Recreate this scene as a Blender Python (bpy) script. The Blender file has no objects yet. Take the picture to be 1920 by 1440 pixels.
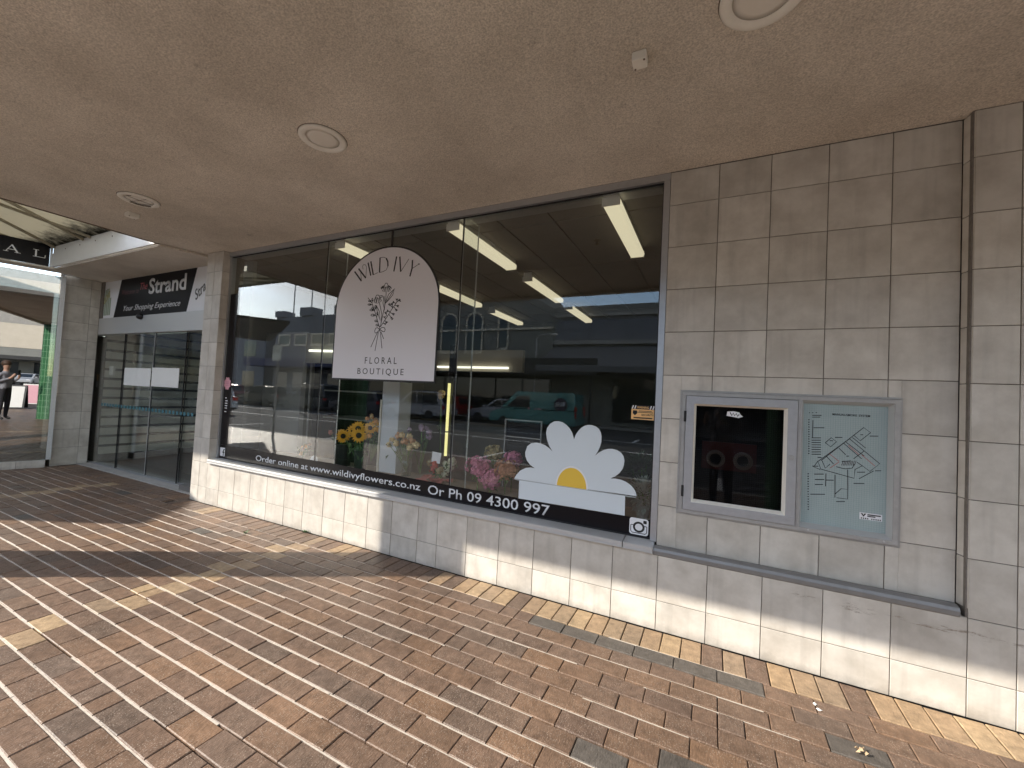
import bpy, bmesh, math, random
from mathutils import Vector, Matrix
random.seed(7)
S = bpy.context.scene
COL = S.collection

# ------------------------------------------------------------------ camera
CAM = Vector((-0.13512, -3.03603, 1.50096))
RX = Vector((0.89774322, 0.43748702, 0.05159664))
UX = Vector((-0.03231958, -0.05139984, 0.99815505))
FX = Vector((-0.43933194, 0.89775451, 0.03200446))
cd = bpy.data.cameras.new('camera')
cd.sensor_width = 36.0
cd.lens = 770.9367 / 1920 * 36.0
cd.clip_start = 0.05
cd.clip_end = 3000
cam = bpy.data.objects.new('camera', cd)
COL.objects.link(cam)
cam.matrix_world = Matrix(((RX.x, UX.x, -FX.x, CAM.x), (RX.y, UX.y, -FX.y, CAM.y), (RX.z, UX.z, -FX.z, CAM.z), (0, 0, 0, 1)))
S.camera = cam

# ------------------------------------------------------------------ light
SUN_EL = math.radians(28.4)
TRAVEL = Vector((0.838 * math.cos(SUN_EL), 0.546 * math.cos(SUN_EL), -math.sin(SUN_EL)))
world = bpy.data.worlds.new('World')
S.world = world
world.use_nodes = True
wn = world.node_tree
bg = wn.nodes['Background']
sky = wn.nodes.new('ShaderNodeTexSky')
sky.sky_type = 'NISHITA'
sky.sun_disc = False
sky.sun_elevation = SUN_EL
sky.sun_rotation = math.atan2(-0.838, -0.546) % (2 * math.pi)
sky.air_density = 1.0
sky.dust_density = 0.35
# scattered white clouds all round the sky
tc = wn.nodes.new('ShaderNodeTexCoord')
mp = wn.nodes.new('ShaderNodeMapping')
mp.inputs['Scale'].default_value = (1, 1, 3.2)
nz = wn.nodes.new('ShaderNodeTexNoise')
nz.inputs['Scale'].default_value = 2.6
nz.inputs['Detail'].default_value = 9
nz.inputs['Roughness'].default_value = 0.6
cr = wn.nodes.new('ShaderNodeValToRGB')
cr.color_ramp.elements[0].position = 0.43
cr.color_ramp.elements[1].position = 0.70
mx = wn.nodes.new('ShaderNodeMix')
mx.data_type = 'RGBA'
mx.inputs[7].default_value = (7.6, 7.5, 7.4, 1)
L = wn.links.new
L(tc.outputs['Generated'], mp.inputs['Vector'])
L(mp.outputs[0], nz.inputs['Vector'])
L(nz.outputs['Fac'], cr.inputs[0])
L(cr.outputs[0], mx.inputs[0])
L(sky.outputs[0], mx.inputs[6])
L(mx.outputs[2], bg.inputs['Color'])
bg.inputs['Strength'].default_value = 0.15

sl = bpy.data.lights.new('sun', 'SUN')
sl.energy = 2.65
sl.angle = math.radians(0.53)
sl.color = (1.0, 0.93, 0.82)
sun = bpy.data.objects.new('sun', sl)
COL.objects.link(sun)
sun.rotation_euler = TRAVEL.to_track_quat('-Z', 'Y').to_euler()
sun.location = (-20, -12, 14)

S.view_settings.view_transform = 'Standard'
S.view_settings.look = 'None'
S.view_settings.gamma = 1.0
S.view_settings.use_curve_mapping = False
S.view_settings.exposure = 1.72
S.cycles.max_bounces = 10
S.cycles.diffuse_bounces = 5
S.cycles.transparent_max_bounces = 24
S.cycles.use_denoising = True
S.cycles.sample_clamp_indirect = 6.0

# ------------------------------------------------------------------ materials
def new_mat(name):
    m = bpy.data.materials.new(name)
    m.use_nodes = True
    return m, m.node_tree, m.node_tree.nodes['Principled BSDF']

def pbr(name, col, rough=0.6, metal=0.0, spec=0.5, var=0.0, vscale=8.0, bump=0.0, bscale=200.0, rnd=0.0, coat=0.0, stretch=None):
    """Principled material with optional mottling (var), per-object tint (rnd) and fine relief (bump)."""
    m, nt, b = new_mat(name)
    b.inputs['Roughness'].default_value = rough
    b.inputs['Metallic'].default_value = metal
    b.inputs['Specular IOR Level'].default_value = spec
    b.inputs['Coat Weight'].default_value = coat
    c = (*col, 1)
    b.inputs['Base Color'].default_value = c
    N, K = nt.nodes, nt.links
    if var or bump:
        g = N.new('ShaderNodeNewGeometry')
    last = None
    if var:
        vec = g.outputs['Position']
        if stretch:
            mpn = N.new('ShaderNodeMapping')
            mpn.inputs['Scale'].default_value = stretch
            K.new(vec, mpn.inputs['Vector'])
            vec = mpn.outputs[0]
        n = N.new('ShaderNodeTexNoise')
        n.inputs['Scale'].default_value = vscale
        n.inputs['Detail'].default_value = 7
        n.inputs['Roughness'].default_value = 0.65
        K.new(vec, n.inputs['Vector'])
        r = N.new('ShaderNodeMapRange')
        r.inputs['From Min'].default_value = 0.3
        r.inputs['From Max'].default_value = 0.7
        r.inputs['To Min'].default_value = 1 - var
        r.inputs['To Max'].default_value = 1 + var
        K.new(n.outputs['Fac'], r.inputs['Value'])
        last = r.outputs[0]
    if rnd:
        oi = N.new('ShaderNodeObjectInfo')
        r2 = N.new('ShaderNodeMapRange')
        r2.inputs['To Min'].default_value = 1 - rnd
        r2.inputs['To Max'].default_value = 1 + rnd
        K.new(oi.outputs['Random'], r2.inputs['Value'])
        if last is None:
            last = r2.outputs[0]
        else:
            mu = N.new('ShaderNodeMath')
            mu.operation = 'MULTIPLY'
            K.new(last, mu.inputs[0])
            K.new(r2.outputs[0], mu.inputs[1])
            last = mu.outputs[0]
    if last is not None:
        vm = N.new('ShaderNodeVectorMath')
        vm.operation = 'SCALE'
        vm.inputs[0].default_value = col
        K.new(last, vm.inputs['Scale'])
        K.new(vm.outputs[0], b.inputs['Base Color'])
    if bump:
        n2 = N.new('ShaderNodeTexNoise')
        n2.inputs['Scale'].default_value = bscale
        n2.inputs['Detail'].default_value = 4
        K.new(g.outputs['Position'], n2.inputs['Vector'])
        bp = N.new('ShaderNodeBump')
        bp.inputs['Strength'].default_value = bump
        bp.inputs['Distance'].default_value = 0.004
        K.new(n2.outputs['Fac'], bp.inputs['Height'])
        K.new(bp.outputs[0], b.inputs['Normal'])
    return m

def emit(name, col, strength):
    m, nt, b = new_mat(name)
    b.inputs['Base Color'].default_value = (*[min(.8, c) for c in col], 1)
    b.inputs['Emission Color'].default_value = (*col, 1)
    b.inputs['Emission Strength'].default_value = strength
    return m

def glass(name, f0=0.05, tint=(0.9, 0.93, 0.92), rough=0.0):
    """Flat sheet glass: clear transmission plus a mirror layer that grows towards grazing angles."""
    m = bpy.data.materials.new(name)
    m.use_nodes = True
    nt = m.node_tree
    N, K = nt.nodes, nt.links
    N.clear()
    out = N.new('ShaderNodeOutputMaterial')
    lw = N.new('ShaderNodeLayerWeight')
    lw.inputs['Blend'].default_value = 0.5
    pw = N.new('ShaderNodeMath'); pw.operation = 'POWER'; pw.inputs[1].default_value = 4.0
    ma = N.new('ShaderNodeMath'); ma.operation = 'MULTIPLY_ADD'; ma.inputs[1].default_value = 1 - f0; ma.inputs[2].default_value = f0
    tr = N.new('ShaderNodeBsdfTransparent'); tr.inputs[0].default_value = (*tint, 1)
    gl = N.new('ShaderNodeBsdfGlossy'); gl.inputs['Roughness'].default_value = rough
    gl.inputs['Color'].default_value = (1, 1, 1, 1)
    mi = N.new('ShaderNodeMixShader')
    K.new(lw.outputs['Facing'], pw.inputs[0])
    K.new(pw.outputs[0], ma.inputs[0])
    K.new(ma.outputs[0], mi.inputs[0])
    K.new(tr.outputs[0], mi.inputs[1])
    K.new(gl.outputs[0], mi.inputs[2])
    K.new(mi.outputs[0], out.inputs[0])
    return m

def tile_mat():
    """Cream glazed stone tile: slight per-tile tint, cloudy mottling, vertical water streaks, grime marks low down."""
    m, nt, b = new_mat('cream_tile')
    N, K = nt.nodes, nt.links
    g = N.new('ShaderNodeNewGeometry')
    oi = N.new('ShaderNodeObjectInfo')
    n1 = N.new('ShaderNodeTexNoise'); n1.inputs['Scale'].default_value = 5.0; n1.inputs['Detail'].default_value = 8; n1.inputs['Roughness'].default_value = .62
    off = N.new('ShaderNodeVectorMath'); off.operation = 'ADD'
    sc = N.new('ShaderNodeVectorMath'); sc.operation = 'SCALE'; sc.inputs['Scale'].default_value = 40
    K.new(oi.outputs['Random'], sc.inputs[0]); K.new(g.outputs['Position'], off.inputs[0]); K.new(sc.outputs[0], off.inputs[1])
    K.new(off.outputs[0], n1.inputs['Vector'])
    cr = N.new('ShaderNodeValToRGB')
    cr.color_ramp.elements[0].position = .34; cr.color_ramp.elements[0].color = (.475, .435, .38, 1)
    cr.color_ramp.elements[1].position = .62; cr.color_ramp.elements[1].color = (.625, .585, .525, 1)
    K.new(n1.outputs['Fac'], cr.inputs[0])
    # streaks
    mp = N.new('ShaderNodeMapping'); mp.inputs['Scale'].default_value = (16, 16, .9)
    K.new(off.outputs[0], mp.inputs['Vector'])
    n2 = N.new('ShaderNodeTexNoise'); n2.inputs['Scale'].default_value = 1.0; n2.inputs['Detail'].default_value = 5
    K.new(mp.outputs[0], n2.inputs['Vector'])
    r2 = N.new('ShaderNodeMapRange'); r2.inputs['From Min'].default_value = .54; r2.inputs['From Max'].default_value = .75; r2.inputs['To Min'].default_value = 1.0; r2.inputs['To Max'].default_value = .84
    K.new(n2.outputs['Fac'], r2.inputs['Value'])
    rr = N.new('ShaderNodeMapRange'); rr.inputs['To Min'].default_value = .90; rr.inputs['To Max'].default_value = 1.06
    K.new(oi.outputs['Random'], rr.inputs['Value'])
    mu = N.new('ShaderNodeMath'); mu.operation = 'MULTIPLY'
    K.new(r2.outputs[0], mu.inputs[0]); K.new(rr.outputs[0], mu.inputs[1])
    # grime splashes: a dark smeary line just under the rail on the right-hand plinth and scuffs near the ground
    sx = N.new('ShaderNodeSeparateXYZ'); K.new(g.outputs['Position'], sx.inputs[0])
    n3 = N.new('ShaderNodeTexNoise'); n3.inputs['Scale'].default_value = 26; n3.inputs['Detail'].default_value = 8; n3.inputs['Roughness'].default_value = .8
    mp3 = N.new('ShaderNodeMapping'); mp3.inputs['Scale'].default_value = (.28, 1, 1.3); K.new(g.outputs['Position'], mp3.inputs['Vector']); K.new(mp3.outputs[0], n3.inputs['Vector'])
    band = N.new('ShaderNodeMath'); band.operation = 'MULTIPLY_ADD'; band.inputs[1].default_value = -.02; band.inputs[2].default_value = .438
    K.new(sx.outputs['X'], band.inputs[0])
    dz = N.new('ShaderNodeMath'); dz.operation = 'SUBTRACT'; K.new(sx.outputs['Z'], dz.inputs[0]); K.new(band.outputs[0], dz.inputs[1])
    ab = N.new('ShaderNodeMath'); ab.operation = 'ABSOLUTE'; K.new(dz.outputs[0], ab.inputs[0])
    bm = N.new('ShaderNodeMapRange'); bm.inputs['From Min'].default_value = .005; bm.inputs['From Max'].default_value = .04; bm.inputs['To Min'].default_value = .20; bm.inputs['To Max'].default_value = 0
    K.new(ab.outputs[0], bm.inputs['Value'])
    xr = N.new('ShaderNodeMapRange'); xr.inputs['From Min'].default_value = -.2; xr.inputs['From Max'].default_value = .55; K.new(sx.outputs['X'], xr.inputs['Value'])
    bx = N.new('ShaderNodeMath'); bx.operation = 'MULTIPLY'; K.new(bm.outputs[0], bx.inputs[0]); K.new(xr.outputs[0], bx.inputs[1])
    ad = N.new('ShaderNodeMath'); ad.operation = 'ADD'; K.new(n3.outputs['Fac'], ad.inputs[0]); K.new(bx.outputs[0], ad.inputs[1])
    gm = N.new('ShaderNodeMapRange'); gm.inputs['From Min'].default_value = .70; gm.inputs['From Max'].default_value = .80; gm.inputs['To Min'].default_value = 0; gm.inputs['To Max'].default_value = .75
    K.new(ad.outputs[0], gm.inputs['Value'])
    # splash dirt along the foot of the wall, ragged upper edge
    nb_ = N.new('ShaderNodeTexNoise'); nb_.inputs['Scale'].default_value = 14; nb_.inputs['Detail'].default_value = 8; nb_.inputs['Roughness'].default_value = .75
    K.new(g.outputs['Position'], nb_.inputs['Vector'])
    zb = N.new('ShaderNodeMath'); zb.operation = 'MULTIPLY_ADD'; zb.inputs[1].default_value = -.13; zb.inputs[2].default_value = .085
    K.new(nb_.outputs['Fac'], zb.inputs[0])
    zs = N.new('ShaderNodeMath'); zs.operation = 'ADD'; K.new(sx.outputs['Z'], zs.inputs[0]); K.new(zb.outputs[0], zs.inputs[1])
    rbm = N.new('ShaderNodeMapRange'); rbm.inputs['From Min'].default_value = .012; rbm.inputs['From Max'].default_value = .075; rbm.inputs['To Min'].default_value = .66; rbm.inputs['To Max'].default_value = 1
    K.new(zs.outputs[0], rbm.inputs['Value'])
    mu2 = N.new('ShaderNodeMath'); mu2.operation = 'MULTIPLY'; K.new(mu.outputs[0], mu2.inputs[0]); K.new(rbm.outputs[0], mu2.inputs[1])
    mu = mu2
    vm = N.new('ShaderNodeVectorMath'); vm.operation = 'SCALE'; K.new(cr.outputs[0], vm.inputs[0]); K.new(mu.outputs[0], vm.inputs['Scale'])
    mx = N.new('ShaderNodeMix'); mx.data_type = 'RGBA'; mx.inputs[7].default_value = (.16, .11, .075, 1)
    K.new(gm.outputs[0], mx.inputs[0]); K.new(vm.outputs[0], mx.inputs[6])
    K.new(mx.outputs[2], b.inputs['Base Color'])
    b.inputs['Roughness'].default_value = .38
    b.inputs['Specular IOR Level'].default_value = .45
    return m

def brick_mat(name, stops, island=False, speck=.8):
    m, nt, b = new_mat(name)
    N, K = nt.nodes, nt.links
    g = N.new('ShaderNodeNewGeometry')
    if island:
        rnd = g.outputs['Random Per Island']
    else:
        rnd = N.new('ShaderNodeObjectInfo').outputs['Random']
    cr = N.new('ShaderNodeValToRGB')
    cr.color_ramp.interpolation = 'LINEAR'
    e = cr.color_ramp.elements
    e[0].position, e[0].color = 0, (*stops[0], 1)
    e[1].position, e[1].color = 1, (*stops[-1], 1)
    for i, s in enumerate(stops[1:-1]):
        q = e.new((i + 1) / (len(stops) - 1)); q.color = (*s, 1)
    K.new(rnd, cr.inputs[0])
    # drag marks along the brick and cloudy wear
    off = N.new('ShaderNodeVectorMath'); off.operation = 'ADD'
    sc = N.new('ShaderNodeVectorMath'); sc.operation = 'SCALE'; sc.inputs['Scale'].default_value = 60
    K.new(rnd, sc.inputs[0]); K.new(g.outputs['Position'], off.inputs[0]); K.new(sc.outputs[0], off.inputs[1])
    n1 = N.new('ShaderNodeTexNoise'); n1.inputs['Scale'].default_value = 22; n1.inputs['Detail'].default_value = 8; n1.inputs['Roughness'].default_value = .7
    K.new(off.outputs[0], n1.inputs['Vector'])
    r1 = N.new('ShaderNodeMapRange'); r1.inputs['From Min'].default_value = .3; r1.inputs['From Max'].default_value = .7; r1.inputs['To Min'].default_value = .78; r1.inputs['To Max'].default_value = 1.56
    K.new(n1.outputs['Fac'], r1.inputs['Value'])
    vm = N.new('ShaderNodeVectorMath'); vm.operation = 'SCALE'; K.new(cr.outputs[0], vm.inputs[0]); K.new(r1.outputs[0], vm.inputs['Scale'])
    # broad worn and stained patches that run across many bricks
    nw = N.new('ShaderNodeTexNoise'); nw.inputs['Scale'].default_value = 1.4; nw.inputs['Detail'].default_value = 5; nw.inputs['Roughness'].default_value = .6
    K.new(g.outputs['Position'], nw.inputs['Vector'])
    rw = N.new('ShaderNodeMapRange'); rw.inputs['From Min'].default_value = .32; rw.inputs['From Max'].default_value = .68; rw.inputs['To Min'].default_value = .78; rw.inputs['To Max'].default_value = 1.16
    K.new(nw.outputs['Fac'], rw.inputs['Value'])
    vw = N.new('ShaderNodeVectorMath'); vw.operation = 'SCALE'; K.new(vm.outputs[0], vw.inputs[0]); K.new(rw.outputs[0], vw.inputs['Scale'])
    vm = vw
    # pale grit and dark pits
    n2 = N.new('ShaderNodeTexVoronoi'); n2.inputs['Scale'].default_value = 120; K.new(off.outputs[0], n2.inputs['Vector'])
    r2 = N.new('ShaderNodeMapRange'); r2.inputs['From Min'].default_value = .14; r2.inputs['From Max'].default_value = .32; r2.inputs['To Min'].default_value = speck; r2.inputs['To Max'].default_value = 0
    K.new(n2.outputs['Distance'], r2.inputs['Value'])
    n4 = N.new('ShaderNodeTexNoise'); n4.inputs['Scale'].default_value = 7; K.new(off.outputs[0], n4.inputs['Vector'])
    r4 = N.new('ShaderNodeMapRange'); r4.inputs['From Min'].default_value = .36; r4.inputs['From Max'].default_value = .58; K.new(n4.outputs['Fac'], r4.inputs['Value'])
    m4 = N.new('ShaderNodeMath'); m4.operation = 'MULTIPLY'; K.new(r2.outputs[0], m4.inputs[0]); K.new(r4.outputs[0], m4.inputs[1])
    mx = N.new('ShaderNodeMix'); mx.data_type = 'RGBA'; mx.inputs[7].default_value = (.36, .29, .23, 1)
    K.new(m4.outputs[0], mx.inputs[0]); K.new(vm.outputs[0], mx.inputs[6])
    K.new(mx.outputs[2], b.inputs['Base Color'])
    n3 = N.new('ShaderNodeTexNoise'); n3.inputs['Scale'].default_value = 1.0; n3.inputs['Detail'].default_value = 6
    mp3 = N.new('ShaderNodeMapping'); mp3.inputs['Scale'].default_value = (150, 55, 90); K.new(off.outputs[0], mp3.inputs['Vector']); K.new(mp3.outputs[0], n3.inputs['Vector'])
    bp = N.new('ShaderNodeBump'); bp.inputs['Strength'].default_value = .75; bp.inputs['Distance'].default_value = .004
    K.new(n3.outputs['Fac'], bp.inputs['Height']); K.new(bp.outputs[0], b.inputs['Normal'])
    b.inputs['Roughness'].default_value = .46
    b.inputs['Specular IOR Level'].default_value = .26
    return m

def soffit_mat():
    m, nt, b = new_mat('sprayed_soffit')
    N, K = nt.nodes, nt.links
    g = N.new('ShaderNodeNewGeometry')
    n1 = N.new('ShaderNodeTexNoise'); n1.inputs['Scale'].default_value = 1.3; n1.inputs['Detail'].default_value = 8; n1.inputs['Roughness'].default_value = .62
    K.new(g.outputs['Position'], n1.inputs['Vector'])
    cr = N.new('ShaderNodeValToRGB')
    cr.color_ramp.elements[0].position = .32; cr.color_ramp.elements[0].color = (.55, .495, .425, 1)
    cr.color_ramp.elements[1].position = .7; cr.color_ramp.elements[1].color = (.74, .675, .59, 1)
    K.new(n1.outputs['Fac'], cr.inputs[0])
    n2 = N.new('ShaderNodeTexNoise'); n2.inputs['Scale'].default_value = 135; n2.inputs['Detail'].default_value = 4
    K.new(g.outputs['Position'], n2.inputs['Vector'])
    r2 = N.new('ShaderNodeMapRange'); r2.inputs['From Min'].default_value = .3; r2.inputs['From Max'].default_value = .7; r2.inputs['To Min'].default_value = .70; r2.inputs['To Max'].default_value = 1.24
    K.new(n2.outputs['Fac'], r2.inputs['Value'])
    n3 = N.new('ShaderNodeTexNoise'); n3.inputs['Scale'].default_value = 9; n3.inputs['Detail'].default_value = 9; n3.inputs['Roughness'].default_value = .75
    K.new(g.outputs['Position'], n3.inputs['Vector'])
    r3 = N.new('ShaderNodeMapRange'); r3.inputs['From Min'].default_value = .60; r3.inputs['From Max'].default_value = .76; r3.inputs['To Min'].default_value = 1; r3.inputs['To Max'].default_value = .55
    K.new(n3.outputs['Fac'], r3.inputs['Value'])
    mu = N.new('ShaderNodeMath'); mu.operation = 'MULTIPLY'; K.new(r2.outputs[0], mu.inputs[0]); K.new(r3.outputs[0], mu.inputs[1])
    vm = N.new('ShaderNodeVectorMath'); vm.operation = 'SCALE'; K.new(cr.outputs[0], vm.inputs[0]); K.new(mu.outputs[0], vm.inputs['Scale'])
    K.new(vm.outputs[0], b.inputs['Base Color'])
    bp = N.new('ShaderNodeBump'); bp.inputs['Strength'].default_value = .7; bp.inputs['Distance'].default_value = .006
    K.new(n2.outputs['Fac'], bp.inputs['Height']); K.new(bp.outputs[0], b.inputs['Normal'])
    b.inputs['Roughness'].default_value = .95
    b.inputs['Specular IOR Level'].default_value = .1
    return m

def mould_panel_mat():
    """Milky roof sheeting with black mould spreading from its lower edge."""
    m, nt, b = new_mat('milky_roof_sheet')
    N, K = nt.nodes, nt.links
    g = N.new('ShaderNodeNewGeometry')
    sx = N.new('ShaderNodeSeparateXYZ'); K.new(g.outputs['Position'], sx.inputs[0])
    n = N.new('ShaderNodeTexNoise'); n.inputs['Scale'].default_value = 9; n.inputs['Detail'].default_value = 8; n.inputs['Roughness'].default_value = .8
    K.new(g.outputs['Position'], n.inputs['Vector'])
    r = N.new('ShaderNodeMapRange'); r.inputs['From Min'].default_value = -.95; r.inputs['From Max'].default_value = -.55; r.inputs['To Min'].default_value = 0; r.inputs['To Max'].default_value = .42
    K.new(sx.outputs['Y'], r.inputs['Value'])
    a = N.new('ShaderNodeMath'); a.operation = 'ADD'; K.new(n.outputs['Fac'], a.inputs[0]); K.new(r.outputs[0], a.inputs[1])
    r2 = N.new('ShaderNodeMapRange'); r2.inputs['From Min'].default_value = .62; r2.inputs['From Max'].default_value = .95; K.new(a.outputs[0], r2.inputs['Value'])
    mx = N.new('ShaderNodeMix'); mx.data_type = 'RGBA'; mx.inputs[6].default_value = (.58, .55, .46, 1); mx.inputs[7].default_value = (.035, .035, .03, 1)
    K.new(r2.outputs[0], mx.inputs[0])
    tr = N.new('ShaderNodeBsdfTranslucent'); K.new(mx.outputs[2], tr.inputs[0])
    df = N.new('ShaderNodeBsdfDiffuse'); K.new(mx.outputs[2], df.inputs[0])
    mi = N.new('ShaderNodeMixShader'); mi.inputs[0].default_value = .5
    K.new(df.outputs[0], mi.inputs[1]); K.new(tr.outputs[0], mi.inputs[2])
    K.new(mi.outputs[0], N['Material Output'].inputs[0])
    return m

BROWNS = [(.130, .084, .058), (.150, .093, .060), (.124, .082, .060), (.168, .102, .063), (.138, .091, .065), (.112, .080, .061), (.154, .098, .066), (.128, .085, .061), (.146, .093, .064)]
M = dict(
    tile=tile_mat(),
    grout=pbr('dark_grout', (.17, .15, .13), .9, var=.2, vscale=30),
    soffit=soffit_mat(),
    render=pbr('painted_render', (.5, .46, .40), .8, var=.08, vscale=3, bump=.3, bscale=60),
    cream=pbr('cream_paint', (.62, .56, .46), .7, var=.06, vscale=4),
    brick=brick_mat('brown_paver', BROWNS),
    brick_i=brick_mat('brown_paver_far', BROWNS, True),
    tan=brick_mat('tan_paver', [(.30, .205, .12), (.245, .17, .108), (.33, .235, .14), (.215, .155, .105), (.28, .20, .125)], speck=.1),
    tan_i=brick_mat('tan_paver_far', [(.30, .205, .12), (.245, .17, .108), (.33, .235, .14), (.215, .155, .105)], True, speck=.1),
    greyb=brick_mat('charcoal_paver', [(.085, .074, .064), (.098, .085, .073)], speck=.1),
    glare_fill=pbr('pale_glare_fill', (.50, .44, .37), .9, var=.18, vscale=40),  # pale tone carries the glare seen along the long joints
    bed=pbr('dark_joint_bed', (.045, .038, .032), 1.0),
    asphalt=pbr('asphalt', (.062, .062, .065), .9, spec=.12, var=.2, vscale=6, bump=.4, bscale=120),
    ground=pbr('far_ground', (.12, .115, .10), .95, var=.2, vscale=.3),
    concrete=pbr('concrete', (.36, .345, .32), .85, var=.12, vscale=5, bump=.2),
    roadpaint=pbr('road_paint', (.72, .72, .70), .7, var=.1, vscale=12),
    alu=pbr('brushed_aluminium', (.50, .51, .53), .42, .75, var=.05, vscale=30),
    alu_light=pbr('satin_aluminium', (.56, .56, .555), .4, .35),
    door_metal=pbr('cabinet_door_metal', (.43, .43, .45), .4, .35, var=.06, vscale=25),
    alu_grey=pbr('weathered_grey_metal', (.40, .39, .38), .5, .3, var=.1, vscale=20),
    rail=pbr('grey_rail', (.24, .238, .235), .45, .3, var=.08, vscale=18),
    sign_black=pbr('sign_black', (.010, .009, .011), .5, spec=.15),
    gasket=pbr('black_gasket', (.012, .012, .013), .6),
    glass=glass('shop_glass', .042, (.95, .965, .96)),
    glass_door=glass('door_glass', .045, (.90, .92, .91)),
    glass_fin=glass('glass_fin', .015, (.955, .97, .962)),
    glass_mirror=glass('film_coated_glass', .30, (.35, .37, .36)),
    glass_cab=glass('cabinet_glass', .009, (.62, .62, .63)),
    vinyl_black=pbr('black_vinyl', (.008, .007, .009), .25, spec=.18),
    vinyl_white=pbr('white_vinyl', (.80, .80, .82), .4),
    daisy=pbr('pale_white_vinyl', (.66, .72, .76), .18),
    yolk=pbr('yellow_vinyl', (.80, .52, .06), .5),
    pinkv=pbr('pink_vinyl', (.72, .36, .42), .5),
    orangev=pbr('orange_sticker', (.85, .50, .20), .5),
    signface=pbr('white_sign_face', (.77, .75, .78), .28),
    ink=pbr('black_ink', (.015, .013, .014), .5),
    greyink=pbr('grey_ink', (.12, .12, .12), .5),
    redink=pbr('red_ink', (.45, .12, .10), .6),
    white=pbr('white_paint', (.80, .79, .76), .5, var=.03),
    offwhite=pbr('aged_white_plastic', (.82, .79, .72), .45, var=.05, vscale=12),
    diffuser_off=pbr('opal_diffuser', (.78, .74, .67), .4),
    dirt=pbr('dirty_rim', (.16, .125, .095), .9, var=.4, vscale=30),
    ceilint=pbr('dark_ceiling_tile', (.22, .20, .18), .9, var=.06, vscale=3, rnd=.05),
    tbar=pbr('ceiling_grid', (.12, .11, .10), .6),
    wallint=pbr('interior_wall', (.30, .30, .27), .8, var=.05, vscale=2),
    wallgreen=pbr('interior_green_wall', (.12, .13, .115), .8),
    floorint=pbr('interior_floor', (.16, .15, .14), .5),
    platform=pbr('display_platform', (.33, .27, .21), .7, var=.15, vscale=9),
    black=pbr('black_plastic', (.014, .014, .015), .4),
    blackmatt=pbr('matt_black', (.02, .02, .021), .8),
    tubelight=emit('fluorescent_diffuser', (1.0, .88, .60), .215),
    tubelight2=emit('fluorescent_tube', (1.0, .97, .80), .5),
    tubeyellow=emit('yellow_tube', (1.0, .90, .36), .29),
    stem=pbr('green_stem', (.10, .20, .05), .5, var=.25, vscale=40),
    leaf=pbr('green_leaf', (.07, .14, .045), .5, var=.3, vscale=30),
    leafdk=pbr('dark_leaf', (.045, .08, .045), .55, var=.3, vscale=30),
    dusty=pbr('dusty_leaf', (.36, .42, .36), .7, var=.25, vscale=30),
    sunfl=pbr('sunflower_petal', (.85, .42, .015), .5, var=.15, vscale=50),
    seed=pbr('seed_head', (.03, .016, .01), .9),
    orangefl=pbr('orange_petal', (.85, .40, .10), .5, var=.3, vscale=40),
    pinkfl=pbr('salmon_petal', (.78, .28, .22), .5, var=.3, vscale=40),
    rosefl=pbr('cream_rose_petal', (.85, .66, .36), .5, var=.2, vscale=40),
    purplefl=pbr('lilac_petal', (.38, .27, .38), .5, var=.2, vscale=40),
    redfl=pbr('red_petal', (.55, .08, .06), .5),
    whitefl=pbr('white_petal', (.60, .62, .45), .6),
    hyd=pbr('hydrangea_pink', (.58, .20, .30), .6, var=.5, vscale=60, rnd=.1),
    hydo=pbr('hydrangea_rust', (.48, .22, .12), .6, var=.3, vscale=45),
    hydg=pbr('hydrangea_lime', (.34, .27, .13), .6, var=.3, vscale=45),
    paper=pbr('pink_paper', (.60, .20, .18), .6),
    vase=glass('vase_glass', .06, (.82, .88, .85)),
    water=glass('vase_water', .03, (.70, .78, .72)),
    greentile=None,
    hosered=pbr('red_enamel', (.13, .022, .018), .45),
    bronze=pbr('dull_bronze', (.26, .21, .165), .45, .4),
    mappaper=pbr('map_board', (.37, .44, .44), .35, var=.05, vscale=6),
    grid=pbr('map_grid_line', (.24, .34, .34), .5),
    teal=pbr('teal_paint', (.05, .30, .32), .3, coat=.5),
    bluegrey=pbr('blue_grey_render', (.17, .175, .20), .8, var=.06, vscale=1),
    greyrender=pbr('grey_render', (.21, .21, .195), .8, var=.08, vscale=1),
    darkmetal=pbr('dark_fascia', (.02, .021, .023), .5),
    slat=pbr('cream_board', (.70, .68, .58), .6, var=.06, vscale=5),
    tyre=pbr('tyre', (.02, .02, .02), .8),
    rim=pbr('alloy_rim', (.45, .45, .46), .3, .8),
    carglass=pbr('car_glass', (.02, .025, .03), .04, spec=.8),
    headl=pbr('headlamp', (.75, .75, .78), .1, spec=.8),
    taill=pbr('tail_lamp', (.5, .02, .02), .2),
    skin=pbr('skin', (.50, .30, .22), .5),
    hair=pbr('brown_hair', (.06, .03, .015), .6),
    shirt=pbr('grey_shirt', (.25, .25, .28), .8),
    trouser=pbr('black_trousers', (.02, .02, .025), .8),
    sheet=mould_panel_mat(),
    mould=pbr('sooty_beam', (.30, .27, .20), .9, var=.3, vscale=8),
)
def car_paint(name, c):
    return pbr(name, c, .25, .2, coat=.8)

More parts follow.
